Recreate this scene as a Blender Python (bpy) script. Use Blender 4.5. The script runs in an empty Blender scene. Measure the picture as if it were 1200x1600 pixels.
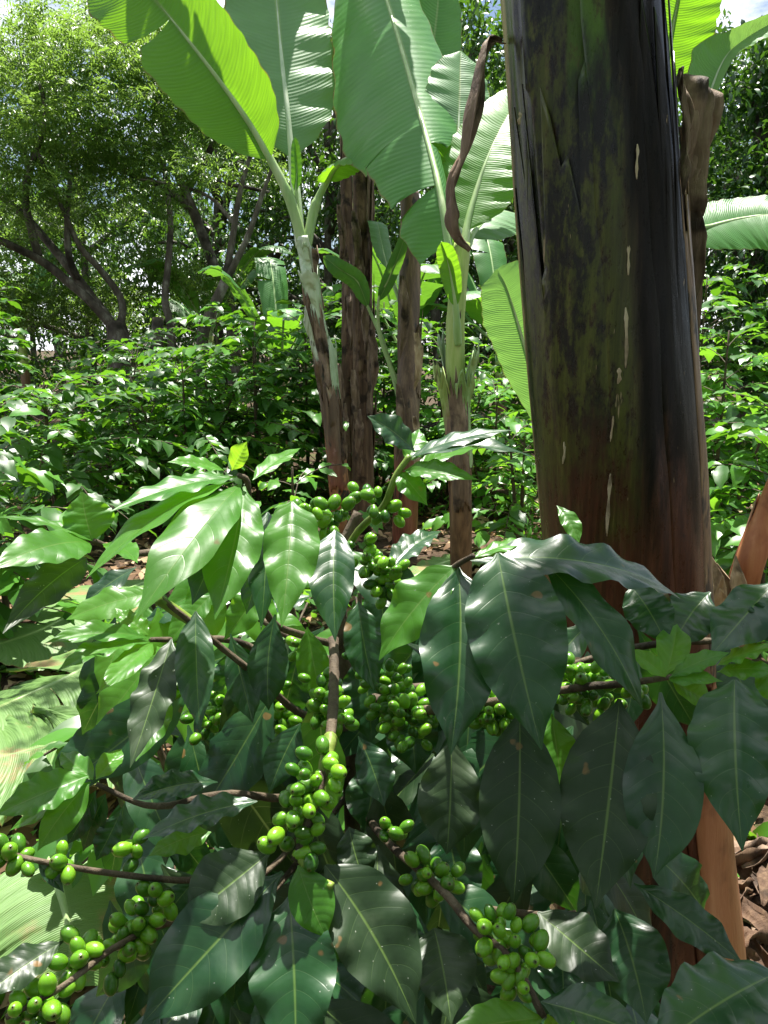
import bpy, math, random
import numpy as np
from mathutils import Vector, Matrix, noise

random.seed(11); np.random.seed(11)
scene = bpy.context.scene
COL = scene.collection
R = math.radians

# ------------------------------------------------------------------ camera
PITCH = 12.0
CAM = Vector((0, 0, 1.5))
cd = bpy.data.cameras.new('camera'); cam = bpy.data.objects.new('camera', cd); COL.objects.link(cam)
cam.location = CAM; cam.rotation_euler = (R(90 - PITCH), 0, 0)
cd.sensor_fit = 'VERTICAL'; cd.sensor_height = 36; cd.sensor_width = 36; cd.lens = 27.0
cd.clip_start = 0.02; cd.clip_end = 2000
scene.camera = cam
FW = Vector((0, math.cos(R(PITCH)), -math.sin(R(PITCH))))
UP = Vector((0, math.sin(R(PITCH)), math.cos(R(PITCH))))
RT = Vector((1, 0, 0))
def P(px, py, d):
    return CAM + RT * ((px - 600) / 1200 * d) + UP * ((800 - py) / 1200 * d) + FW * d
def G(px, py, z=0.0):
    v = P(px, py, 1) - CAM
    return CAM + v * ((z - CAM.z) / v.z)
def GD(px, d, z=0.0):           # ground point at a depth along y
    return Vector(((px - 600) / 1200 * d, d, z))

# ------------------------------------------------------------------ light
SUN_EL, SUN_AZ = 70.0, 4.0     # azimuth measured from +Y (ahead) towards +X
SDIR = Vector((math.sin(R(SUN_AZ)) * math.cos(R(SUN_EL)), math.cos(R(SUN_AZ)) * math.cos(R(SUN_EL)), math.sin(R(SUN_EL))))
sl = bpy.data.lights.new('sun', 'SUN'); sl.energy = 5.0; sl.angle = R(0.53); sl.color = (1.0, 0.955, 0.88)
so = bpy.data.objects.new('sun', sl); COL.objects.link(so); so.location = (0, 0, 30)
so.rotation_euler = SDIR.to_track_quat('Z', 'Y').to_euler()
W = bpy.data.worlds.new('World'); scene.world = W; W.use_nodes = True
wn = W.node_tree; wn.nodes.clear()
def wnode(t, **k):
    n = wn.nodes.new(t)
    for a, b in k.items(): setattr(n, a, b)
    return n
sky = wnode('ShaderNodeTexSky', sky_type='NISHITA', sun_disc=False, sun_elevation=R(SUN_EL), sun_rotation=R(SUN_AZ))
tc = wnode('ShaderNodeTexCoord'); mp = wnode('ShaderNodeMapping'); mp.inputs['Scale'].default_value = (1, 1, 2.2)
nz = wnode('ShaderNodeTexNoise'); nz.inputs['Scale'].default_value = 3.2; nz.inputs['Detail'].default_value = 8; nz.inputs['Roughness'].default_value = .62
cr = wnode('ShaderNodeValToRGB'); cr.color_ramp.elements[0].position = .45; cr.color_ramp.elements[1].position = .60
mx = wnode('ShaderNodeMixRGB'); mx.inputs[2].default_value = (14, 14.4, 15, 1)
bg = wnode('ShaderNodeBackground'); bg.inputs['Strength'].default_value = 0.05
ow = wnode('ShaderNodeOutputWorld')
L = wn.links.new
L(tc.outputs['Generated'], mp.inputs['Vector']); L(mp.outputs[0], nz.inputs['Vector']); L(nz.outputs['Fac'], cr.inputs[0])
L(cr.outputs[0], mx.inputs[0]); L(sky.outputs[0], mx.inputs[1]); L(mx.outputs[0], bg.inputs['Color']); L(bg.outputs[0], ow.inputs[0])
vs = scene.view_settings
vs.view_transform = 'Standard'; vs.look = 'None'; vs.exposure = 1.5; vs.gamma = 1; vs.use_curve_mapping = False
scene.render.engine = 'CYCLES'
scene.cycles.max_bounces = 8; scene.cycles.transmission_bounces = 5; scene.cycles.diffuse_bounces = 4; scene.cycles.transparent_max_bounces = 8
scene.render.resolution_x, scene.render.resolution_y = 768, 1024

# ------------------------------------------------------------------ materials
class NT:
    def __init__(s, name):
        s.m = bpy.data.materials.new(name); s.m.use_nodes = True; s.t = s.m.node_tree; s.t.nodes.clear()
        s.out = s.n('ShaderNodeOutputMaterial')
    def n(s, t, **k):
        x = s.t.nodes.new(t)
        for a, b in k.items(): setattr(x, a, b)
        return x
    def l(s, a, b): s.t.links.new(a, b)
    def val(s, x, sock):
        if hasattr(x, 'is_output'): s.l(x, sock)
        else: sock.default_value = x
    def math(s, op, a, b=0.0, clamp=False):
        x = s.n('ShaderNodeMath', operation=op, use_clamp=clamp); s.val(a, x.inputs[0]); s.val(b, x.inputs[1]); return x.outputs[0]
    def mix(s, f, a, b, bt='MIX'):
        x = s.n('ShaderNodeMixRGB', blend_type=bt); s.val(f, x.inputs[0])
        s.val(a if hasattr(a, 'is_output') else (*a, 1), x.inputs[1]); s.val(b if hasattr(b, 'is_output') else (*b, 1), x.inputs[2]); return x.outputs[0]
    def noise(s, vec, scale, detail=4, rough=.55):
        x = s.n('ShaderNodeTexNoise'); s.val(vec, x.inputs['Vector']); x.inputs['Scale'].default_value = scale
        x.inputs['Detail'].default_value = detail; x.inputs['Roughness'].default_value = rough; return x.outputs['Fac']
    def ramp(s, f, stops):
        x = s.n('ShaderNodeValToRGB'); s.val(f, x.inputs[0]); e = x.color_ramp.elements
        while len(e) < len(stops): e.new(.5)
        for i, (p, c) in enumerate(stops):
            e[i].position = p; e[i].color = (*c, 1) if len(c) == 3 else c
        return x.outputs[0]
    def step(s, x, a, b):
        m = s.n('ShaderNodeMapRange', interpolation_type='SMOOTHSTEP'); s.val(x, m.inputs[0])
        m.inputs[1].default_value = a; m.inputs[2].default_value = b; return m.outputs[0]
    def mapping(s, vec, scale):
        x = s.n('ShaderNodeMapping'); s.val(vec, x.inputs['Vector']); x.inputs['Scale'].default_value = scale; return x.outputs[0]
    def obj(s): return s.n('ShaderNodeTexCoord').outputs['Object']
    def rand(s):
        a = s.n('ShaderNodeObjectInfo').outputs['Random']; t = s.n('ShaderNodeAttribute', attribute_name='tint').outputs['Fac']
        return s.math('FRACT', s.math('ADD', a, t))
    def bump(s, h, st, d=.01):
        b = s.n('ShaderNodeBump'); b.inputs['Strength'].default_value = st; b.inputs['Distance'].default_value = d; s.l(h, b.inputs['Height']); return b.outputs[0]
    def bsdf(s, col, rough, normal=None, spec=.5, coat=0.0):
        p = s.n('ShaderNodeBsdfPrincipled'); s.val(col if hasattr(col, 'is_output') else (*col, 1), p.inputs['Base Color']); s.val(rough, p.inputs['Roughness'])
        s.val(spec, p.inputs['Specular IOR Level']); p.inputs['Coat Weight'].default_value = coat; p.inputs['Coat Roughness'].default_value = .25
        if normal is not None: s.l(normal, p.inputs['Normal'])
        return p.outputs[0]
    def finish(s, sh): s.l(sh, s.out.inputs['Surface']); return s.m
    def leafy(s, col, tcol, tf, rough, normal, spec=.5):
        p = s.bsdf(col, rough, normal, spec)
        t = s.n('ShaderNodeBsdfTranslucent'); s.val(tcol if hasattr(tcol, 'is_output') else (*tcol, 1), t.inputs['Color'])
        if normal is not None: s.l(normal, t.inputs['Normal'])
        m = s.n('ShaderNodeMixShader'); m.inputs[0].default_value = tf; s.l(p, m.inputs[1]); s.l(t.outputs[0], m.inputs[2])
        return s.finish(m.outputs[0])

def m_coffee(name, c0, c1, tcol, tf=.32, rough=.30, veins=9.0, dust=.25, spec=.5, spot=True):
    k = NT(name); uv = k.n('ShaderNodeUVMap').outputs[0]
    sp = k.n('ShaderNodeSeparateXYZ'); k.l(uv, sp.inputs[0])
    u = k.math('ABSOLUTE', k.math('SUBTRACT', k.math('MULTIPLY', sp.outputs[0], 2.0), 1.0)); v = sp.outputs[1]
    r = k.rand(); o = k.obj()
    mid = k.step(u, .045, .008)
    ph = k.math('FRACT', k.math('SUBTRACT', k.math('MULTIPLY', v, veins), k.math('MULTIPLY', k.math('POWER', u, 1.4), 1.5)))
    tri = k.math('ABSOLUTE', k.math('SUBTRACT', ph, .5))          # .5 on the vein
    lat = k.math('MULTIPLY', k.step(tri, .46, .5), k.step(u, 1.0, .55))
    n1 = k.noise(o, 28, 5); n2 = k.noise(o, 240, 3)
    base = k.mix(r, c0, c1)
    base = k.mix(k.math('MULTIPLY', k.step(n1, .35, .75), .45), base, tuple(min(1, x * 1.7 + .006) for x in c1))
    base = k.mix(k.math('MULTIPLY', k.step(n1, .50, .72), dust), base, (.11, .13, .085))
    base = k.mix(k.math('MULTIPLY', lat, .16), base, (.10, .18, .05))
    base = k.mix(k.math('MULTIPLY', mid, .45), base, (.17, .28, .06))
    if spot:
        n3 = k.noise(o, 46, 2)
        base = k.mix(k.math('MULTIPLY', k.step(n3, .70, .73), .8), base, (.20, .11, .04))
        v3 = k.step(k.noise(o, 420, 1), .76, .80)
        base = k.mix(k.math('MULTIPLY', v3, .5), base, (.45, .47, .40))
    tc_ = k.mix(r, tcol, tuple(x * .75 for x in tcol))
    tc_ = k.mix(k.math('MULTIPLY', k.math('MAXIMUM', mid, k.math('MULTIPLY', lat, .5)), .4), tc_, (.55, .65, .20))
    h = k.math('ADD', k.math('MULTIPLY', k.math('MAXIMUM', mid, lat), -.8), k.math('MULTIPLY', k.step(tri, .5, .1), .8))
    h = k.math('ADD', h, k.math('MULTIPLY', n2, .35))
    rg = k.math('ADD', k.math('MULTIPLY', n1, .30), rough - .12)
    return k.leafy(base, tc_, tf, rg, k.bump(h, .15, .0010), spec)

def m_banana(name, c0, c1, tcol, tf=.42, rough=.38, brown=0.0):
    k = NT(name); uv = k.n('ShaderNodeUVMap').outputs[0]
    sp = k.n('ShaderNodeSeparateXYZ'); k.l(uv, sp.inputs[0])
    u = k.math('ABSOLUTE', k.math('SUBTRACT', k.math('MULTIPLY', sp.outputs[0], 2.0), 1.0)); v = sp.outputs[1]
    o = k.obj(); r = k.rand()
    vs_ = k.math('SUBTRACT', v, k.math('MULTIPLY', k.math('POWER', u, 1.6), .05))
    cx = k.n('ShaderNodeCombineXYZ'); k.l(k.math('MULTIPLY', u, 1.5), cx.inputs[0]); k.l(k.math('MULTIPLY', vs_, 55), cx.inputs[1])
    rib = k.noise(cx.outputs[0], 1.0, 3, .7)
    w = k.math('SINE', k.math('MULTIPLY', vs_, 470.0))
    n1 = k.noise(o, 3.0, 4)
    base = k.mix(k.step(rib, .3, .7), c0, c1)
    base = k.mix(k.math('MULTIPLY', k.step(n1, .45, .75), .35), base, tuple(min(1, x * 1.35) for x in c1))
    mid = k.step(u, .06, .01); base = k.mix(k.math('MULTIPLY', mid, .5), base, (.45, .55, .22))
    edge = k.step(k.math('ADD', u, k.math('MULTIPLY', k.noise(o, 9, 4), .10)), 1.02, 1.06)
    base = k.mix(edge, base, (.24, .15, .05))
    if brown:
        base = k.mix(k.math('MULTIPLY', k.step(k.noise(o, 4.5, 5, .65), .56, .68), brown), base, (.34, .19, .10))
    tc_ = k.mix(k.step(rib, .3, .72), tcol, tuple(x * .72 for x in tcol))
    tc_ = k.mix(k.math('MULTIPLY', edge, .8), tc_, (.2, .12, .03))
    h = k.math('ADD', k.math('MULTIPLY', rib, 1.4), k.math('MULTIPLY', w, .30))
    return k.leafy(base, tc_, tf, k.math('ADD', k.math('MULTIPLY', rib, .18), rough - .08), k.bump(h, .30, .006), .5)

def m_plain_leaf(name, c0, c1, tcol, tf=.35, rough=.4):
    k = NT(name); r = k.rand(); n = k.noise(k.obj(), 1.3, 3)
    b = k.mix(r, c0, c1); b = k.mix(k.math('MULTIPLY', n, .4), b, tuple(x * 1.5 for x in c1))
    return k.leafy(b, k.mix(r, tcol, tuple(x * .7 for x in tcol)), tf, rough, None)

def m_bark(name, c0, c1, c2, sc=14, zs=.25, rough=.85, bst=.6):
    k = NT(name); o = k.obj(); m = k.mapping(o, (1, 1, zs)); n1 = k.noise(m, sc, 6, .65); n2 = k.noise(o, sc * .35, 4); n3 = k.noise(m, sc * 5, 4, .7)
    b = k.ramp(n1, [(.3, c0), (.5, c1), (.72, c2)]); b = k.mix(k.step(n2, .50, .68), b, tuple(x * .55 for x in c0))
    h = k.math('ADD', n1, k.math('MULTIPLY', n3, .5))
    return k.finish(k.bsdf(b, rough, k.bump(h, bst, .012), .3))

M = {}
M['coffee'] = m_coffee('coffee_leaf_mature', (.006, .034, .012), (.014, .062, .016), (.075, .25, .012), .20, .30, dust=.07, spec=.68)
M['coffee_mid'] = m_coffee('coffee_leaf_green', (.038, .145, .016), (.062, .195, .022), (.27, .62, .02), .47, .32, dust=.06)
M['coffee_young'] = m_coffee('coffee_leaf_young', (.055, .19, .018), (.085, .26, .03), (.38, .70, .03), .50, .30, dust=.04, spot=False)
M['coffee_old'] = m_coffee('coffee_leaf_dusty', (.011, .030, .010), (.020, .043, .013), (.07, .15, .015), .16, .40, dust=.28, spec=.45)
M['coffee_bg'] = m_plain_leaf('coffee_leaf_far', (.012, .052, .009), (.036, .120, .015), (.17, .42, .018), .36, .40)
M['coffee_bg_young'] = m_plain_leaf('coffee_leaf_far_young', (.045, .17, .018), (.09, .25, .03), (.25, .55, .03), .40, .33)
M['banana'] = m_banana('banana_leaf', (.055, .19, .045), (.085, .26, .060), (.22, .52, .02))
M['banana_soft'] = m_banana('banana_leaf_soft', (.13, .31, .09), (.18, .38, .12), (.30, .60, .10), .42, .45)
M['banana_pale'] = m_banana('banana_leaf_waxy', (.11, .25, .10), (.16, .32, .14), (.26, .48, .08), .36, .42)
M['banana_back'] = m_banana('banana_leaf_fresh', (.075, .24, .03), (.11, .31, .04), (.27, .57, .018), .52, .42)
M['banana_cut'] = m_banana('banana_leaf_cut', (.105, .215, .05), (.15, .27, .075), (.20, .34, .05), .25, .5, brown=.75)
M['banana_far'] = m_banana('banana_leaf_far', (.045, .15, .04), (.07, .21, .05), (.18, .42, .03), .38, .38)
M['inga'] = m_plain_leaf('shade_tree_leaf', (.050, .110, .024), (.090, .165, .042), (.27, .45, .06), .47, .38)
M['far_leaf'] = m_plain_leaf('far_tree_leaf', (.018, .058, .012), (.038, .100, .018), (.12, .27, .02), .32, .38)
M['dark_leaf'] = m_plain_leaf('dark_tree_leaf', (.012, .045, .010), (.025, .080, .014), (.09, .22, .015), .28, .32)
M['bark_tree'] = m_bark('lichen_bark', (.040, .032, .024), (.085, .072, .055), (.24, .23, .19), 9, .45)
M['twig'] = m_bark('coffee_twig', (.045, .032, .02), (.095, .07, .045), (.16, .125, .085), 60, .4, .7, .4)
M['twig_green'] = m_bark('green_twig', (.11, .20, .03), (.19, .27, .045), (.28, .33, .06), 40, .3, .45, .15)
M['stem_fibre'] = m_bark('fibrous_banana_stem', (.040, .024, .016), (.105, .062, .038), (.22, .145, .085), 22, .07, .8)
M['dry'] = m_bark('dry_banana_sheath', (.075, .050, .036), (.185, .125, .085), (.33, .24, .165), 26, .12, .75)
M['dry_pale'] = m_bark('bleached_dry_leaf', (.22, .15, .09), (.40, .29, .18), (.56, .45, .31), 22, .2, .8)
M['orange_sheath'] = m_bark('orange_sheath', (.26, .085, .038), (.36, .135, .060), (.46, .21, .105), 16, .06, .5, .2)
M['cream'] = m_bark('cream_peel', (.34, .25, .16), (.50, .40, .27), (.62, .53, .39), 40, .2, .8, .2)

def m_petiole(name, c0, c1, c2):
    k = NT(name); o = k.obj(); m = k.mapping(o, (1, 1, .15)); n = k.noise(m, 14, 4)
    return k.finish(k.bsdf(k.ramp(n, [(.3, c0), (.5, c1), (.7, c2)]), .42, k.bump(n, .15, .01)))
M['petiole'] = m_petiole('banana_petiole', (.20, .34, .11), (.31, .45, .18), (.44, .54, .29))
M['petiole_pale'] = m_petiole('waxy_petiole', (.28, .40, .23), (.42, .52, .35), (.56, .62, .47))

def m_stem_a():
    k = NT('pale_peeling_banana_stem'); o = k.obj(); sp = k.n('ShaderNodeSeparateXYZ'); k.l(o, sp.inputs[0]); z = sp.outputs[2]
    m = k.mapping(o, (1, 1, .10)); n = k.noise(m, 20, 5, .65); n2 = k.noise(k.mapping(o, (1, 1, .4)), 9, 4, .6)
    up_ = k.ramp(n, [(.28, (.30, .38, .22)), (.5, (.48, .54, .40)), (.72, (.60, .62, .50))])
    lo_ = k.ramp(n, [(.28, (.17, .055, .028)), (.5, (.36, .135, .065)), (.74, (.50, .27, .15))])
    zz = k.math('ADD', z, k.math('MULTIPLY', k.math('SUBTRACT', n2, .5), 1.1))
    b = k.mix(k.step(zz, .95, 1.35), lo_, up_)
    b = k.mix(k.math('MULTIPLY', k.step(n2, .55, .60), k.step(zz, 2.3, 1.7)), b, (.035, .028, .024))
    return k.finish(k.bsdf(b, .55, k.bump(n, .4, .015)))
M['stem_a'] = m_stem_a()
def m_stem_c():
    k = NT('brown_red_banana_stem'); o = k.obj(); sp = k.n('ShaderNodeSeparateXYZ'); k.l(o, sp.inputs[0]); z = sp.outputs[2]
    m = k.mapping(o, (1, 1, .08)); n = k.noise(m, 22, 6, .7); n2 = k.noise(k.mapping(o, (1, 1, .35)), 7, 4, .6)
    a = k.ramp(n, [(.28, (.05, .03, .02)), (.5, (.13, .08, .05)), (.75, (.30, .20, .12))])
    c = k.ramp(n, [(.28, (.10, .03, .02)), (.5, (.24, .075, .045)), (.75, (.36, .16, .10))])
    zz = k.math('ADD', z, k.math('MULTIPLY', k.math('SUBTRACT', n2, .5), .9))
    b = k.mix(k.step(zz, .9, .55), a, c)
    b = k.mix(k.step(n2, .62, .66), b, (.42, .19, .09)); b = k.mix(k.step(n2, .40, .35), b, (.03, .024, .02))
    return k.finish(k.bsdf(b, .6, k.bump(n, .5, .015)))
M['stem_c'] = m_stem_c()
def m_stem_d():
    k = NT('green_yellow_banana_stem'); o = k.obj(); sp = k.n('ShaderNodeSeparateXYZ'); k.l(o, sp.inputs[0]); z = sp.outputs[2]
    m = k.mapping(o, (1, 1, .08)); n = k.noise(m, 26, 6, .7); n2 = k.noise(k.mapping(o, (1, 1, .35)), 8, 4, .6)
    a = k.ramp(n, [(.28, (.20, .30, .05)), (.5, (.34, .44, .12)), (.75, (.52, .55, .26))])
    c = k.ramp(n, [(.28, (.06, .035, .02)), (.5, (.17, .095, .05)), (.75, (.30, .18, .10))])
    zz = k.math('ADD', z, k.math('MULTIPLY', k.math('SUBTRACT', n2, .5), .8))
    b = k.mix(k.step(zz, 1.0, 1.25), c, a); b = k.mix(k.step(n2, .62, .67), b, (.05, .035, .025))
    return k.finish(k.bsdf(b, .55, k.bump(n, .4, .015)))
M['stem_d'] = m_stem_d()

def m_hero():
    k = NT('dark_banana_trunk'); o = k.obj(); sp = k.n('ShaderNodeSeparateXYZ'); k.l(o, sp.inputs[0]); z = sp.outputs[2]
    us = k.n('ShaderNodeSeparateXYZ'); k.l(k.n('ShaderNodeUVMap').outputs[0], us.inputs[0]); u = us.outputs[0]     # .25 right, .5 to the path, .75 left
    m = k.mapping(o, (1, 1, .045)); m2 = k.mapping(o, (1, 1, .30)); m3 = k.mapping(o, (1, 1, .45))
    fine = k.noise(m, 75, 8, .75); streak = k.noise(m, 15, 5, .65); patch = k.noise(m2, 8, 7, .7); speck = k.noise(m3, 60, 6, .75); big = k.noise(o, 3.2, 3)
    uu = k.math('ADD', u, k.math('MULTIPLY', k.math('SUBTRACT', streak, .5), .10))
    zz = k.math('ADD', z, k.math('MULTIPLY', k.math('SUBTRACT', patch, .5), 1.1))
    brown = k.ramp(fine, [(.28, (.016, .009, .005)), (.50, (.036, .019, .009)), (.66, (.075, .042, .019)), (.82, (.17, .10, .05))])
    black = k.ramp(fine, [(.30, (.004, .0035, .003)), (.60, (.012, .009, .007)), (.80, (.05, .034, .022))])
    olive = k.ramp(fine, [(.30, (.030, .034, .005)), (.55, (.080, .088, .013)), (.80, (.17, .16, .04))])
    red = k.ramp(fine, [(.28, (.022, .007, .004)), (.52, (.080, .025, .013)), (.74, (.13, .050, .026)), (.90, (.30, .16, .085))])
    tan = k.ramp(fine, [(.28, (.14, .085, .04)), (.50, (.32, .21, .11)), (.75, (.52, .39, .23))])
    b = k.mix(k.step(patch, .42, .56), black, brown)
    ol = k.math('MULTIPLY', k.math('MULTIPLY', k.step(uu, .475, .52), k.step(uu, .735, .68)), k.step(zz, 1.15, 1.45))
    ol = k.math('MULTIPLY', ol, k.step(k.math('ADD', patch, k.math('MULTIPLY', k.math('SUBTRACT', speck, .5), .8)), .40, .56))
    b = k.mix(k.math('MULTIPLY', ol, .9), b, olive)
    lo = k.math('MULTIPLY', k.step(zz, 1.38, 1.12), k.step(k.math('ADD', streak, k.math('MULTIPLY', big, .35)), .50, .66))
    b = k.mix(lo, b, red)
    gp = k.math('MULTIPLY', k.math('MULTIPLY', k.step(uu, .49, .515), k.step(uu, .57, .545)), k.math('MULTIPLY', k.step(zz, 1.75, 2.0), k.step(speck, .62, .52)))
    b = k.mix(k.math('MULTIPLY', gp, .85), b, (.085, .17, .016))
    bk = k.math('MULTIPLY', k.math('MULTIPLY', k.step(uu, .345, .375), k.step(uu, .505, .47)), k.step(zz, 1.05, 1.3))
    b = k.mix(k.math('MULTIPLY', bk, .92), b, black)
    b = k.mix(k.math('MULTIPLY', k.step(speck, .60, .70), .65), b, (.007, .005, .004))
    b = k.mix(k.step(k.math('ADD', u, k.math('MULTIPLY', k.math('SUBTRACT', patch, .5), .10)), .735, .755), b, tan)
    b = k.mix(k.math('MULTIPLY', k.step(k.noise(k.mapping(o, (1, 1, .12)), 42, 4, .7), .685, .70), .85), b, (.34, .25, .15))
    h = k.math('ADD', k.math('MULTIPLY', fine, .9), k.math('ADD', k.math('MULTIPLY', speck, .5), k.math('MULTIPLY', streak, .8)))
    rg = k.math('ADD', k.math('MULTIPLY', speck, .40), .11)
    return k.finish(k.bsdf(b, rg, k.bump(h, .16, .006), k.math('ADD', .12, k.math('MULTIPLY', k.math('SUBTRACT', 1.0, bk), .22))))
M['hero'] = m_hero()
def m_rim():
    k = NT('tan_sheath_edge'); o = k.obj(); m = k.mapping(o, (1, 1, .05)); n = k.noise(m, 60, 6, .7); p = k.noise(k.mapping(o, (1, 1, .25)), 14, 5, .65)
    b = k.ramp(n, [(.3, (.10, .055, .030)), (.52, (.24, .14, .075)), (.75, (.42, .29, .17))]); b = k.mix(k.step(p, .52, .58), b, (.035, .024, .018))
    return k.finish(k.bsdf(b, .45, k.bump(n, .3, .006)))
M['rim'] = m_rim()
def m_berry():
    k = NT('green_coffee_berry'); r = k.rand(); o = k.obj(); n = k.noise(o, 90, 3)
    b = k.mix(r, (.022, .10, .006), (.17, .37, .016)); b = k.mix(k.math('MULTIPLY', k.step(n, .5, .8), .35), b, (.16, .30, .03))
    sp = k.n('ShaderNodeSeparateXYZ'); k.l(k.n('ShaderNodeUVMap').outputs[0], sp.inputs[0]); b = k.mix(k.step(sp.outputs[1], .86, .92), b, (.10, .13, .03))
    p = k.n('ShaderNodeBsdfPrincipled'); k.l(b, p.inputs['Base Color']); p.inputs['Roughness'].default_value = .30
    p.inputs['Subsurface Weight'].default_value = .7; p.inputs['Subsurface Radius'].default_value = (.6, 1.0, .08); p.inputs['Subsurface Scale'].default_value = .006
    return k.finish(p.outputs[0])
M['berry'] = m_berry()
def m_ground():
    k = NT('plantation_soil'); o = k.obj(); n = k.noise(o, 2.2, 6, .65); f = k.noise(o, 38, 6, .7); w = k.noise(o, .6, 3)
    b = k.ramp(f, [(.3, (.028, .018, .012)), (.52, (.070, .045, .028)), (.75, (.17, .115, .070))])
    b = k.mix(k.math('MULTIPLY', k.step(n, .52, .62), .65), b, (.045, .085, .016)); b = k.mix(k.math('MULTIPLY', k.step(w, .55, .7), .4), b, (.12, .075, .045))
    return k.finish(k.bsdf(b, .95, k.bump(k.math('ADD', f, n), .8, .03), .2))
M['ground'] = m_ground()

# ------------------------------------------------------------------ mesh helpers
def mesh_obj(name, V, F, mat, parent=None, uv=None, tint=None, smooth=True):
    V = np.asarray(V, np.float32).reshape(-1, 3); F = np.asarray(F, np.int32)
    me = bpy.data.meshes.new(name); k = F.shape[1]
    me.vertices.add(len(V)); me.vertices.foreach_set('co', V.ravel())
    me.loops.add(F.size); me.loops.foreach_set('vertex_index', F.ravel())
    me.polygons.add(len(F)); me.polygons.foreach_set('loop_start', np.arange(0, F.size, k, dtype=np.int32))
    me.polygons.foreach_set('loop_total', np.full(len(F), k, np.int32))
    if uv is not None:
        l = me.uv_layers.new(name='UVMap'); l.data.foreach_set('uv', np.asarray(uv, np.float32)[F.ravel()].ravel())
    if tint is not None:
        a = me.attributes.new('tint', 'FLOAT', 'POINT'); a.data.foreach_set('value', np.asarray(tint, np.float32))
    me.update(calc_edges=True); me.validate()
    me.polygons.foreach_set('use_smooth', np.full(len(me.polygons), smooth))
    me.materials.append(M[mat] if isinstance(mat, str) else mat)
    o = bpy.data.objects.new(name, me); COL.objects.link(o)
    if parent: o.parent = parent
    return o
def tag(o, label, cat, group=None, kind=None):
    if label: o['label'] = label
    if cat: o['category'] = cat
    if group: o['group'] = group
    if kind: o['kind'] = kind
    return o
def thing(name, label, cat, loc=(0, 0, 0), group=None):
    o = bpy.data.objects.new(name, None); o.empty_display_size = .1; COL.objects.link(o); o.location = loc
    return tag(o, label, cat, group)
def loc(parent, pts):
    return [Vector(p) - parent.location for p in pts] if parent else [Vector(p) for p in pts]

def spline(pts, n):
    pts = [Vector(p) for p in pts]
    if len(pts) == 2: return [pts[0].lerp(pts[1], i / (n - 1)) for i in range(n)]
    q = [pts[0] * 2 - pts[1]] + pts + [pts[-1] * 2 - pts[-2]]
    out = []
    for i in range(n):
        t = i / (n - 1) * (len(pts) - 1); j = min(int(t), len(pts) - 2); f = t - j
        a, b, c, d = q[j:j + 4]
        out.append(.5 * ((2 * b) + (c - a) * f + (2 * a - 5 * b + 4 * c - d) * f * f + (3 * b - a - 3 * c + d) * f ** 3))
    return out
def interp(v, keys):
    if v <= keys[0][0]: return keys[0][1]
    for (a, x), (b, y) in zip(keys, keys[1:]):
        if v <= b: return x + (y - x) * (v - a) / (b - a)
    return keys[-1][1]
def frames(path, hint):
    T, S, N = [], [], []
    n = len(path); h = Vector(hint)
    for i in range(n):
        t = (path[min(i + 1, n - 1)] - path[max(i - 1, 0)]).normalized()
        s = t.cross(h)
        if s.length < 1e-4: s = t.cross(Vector((0.3, 1, .2)))
        s.normalize(); nn = s.cross(t).normalized(); T.append(t); S.append(s); N.append(nn); h = h * .5 + nn * .5
    return T, S, N
def tube(path, rad, seg=10, flat=1.0, jit=0.0, hint=(0, -1, .01), cap=True):
    T, S, N = frames(path, hint); n = len(path); V = []; UVs = []
    for i in range(n):
        r = rad(i / (n - 1)) if callable(rad) else rad
        for j in range(seg):
            a = 2 * math.pi * j / seg
            rr = r * (1 + (jit * noise.noise(path[i] * (1.2 / max(r, .004)) * .25 + Vector((math.cos(a) * 1.5, math.sin(a) * 1.5, 0))) if jit else 0))
            V.append(path[i] + S[i] * (math.cos(a) * rr) + N[i] * (math.sin(a) * rr * flat)); UVs.append((j / seg, i / (n - 1)))
    F = [(i * seg + j, i * seg + (j + 1) % seg, (i + 1) * seg + (j + 1) % seg, (i + 1) * seg + j) for i in range(n - 1) for j in range(seg)]
    if cap:
        for i, flip in ((0, 1), (n - 1, 0)):
            c = len(V); V.append(path[i]); UVs.append((.5, i / (n - 1)))
            for j in range(0, seg, 2):
                q = (i * seg + j, i * seg + (j + 1) % seg, i * seg + (j + 2) % seg, c); F.append(q[::-1] if flip else q)
    return V, F, UVs
def tube_obj(name, path, rad, mat, parent=None, seg=10, **k):
    V, F, U = tube(loc(parent, path), rad, seg, **k); return mesh_obj(name, V, F, mat, parent, U)

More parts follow.
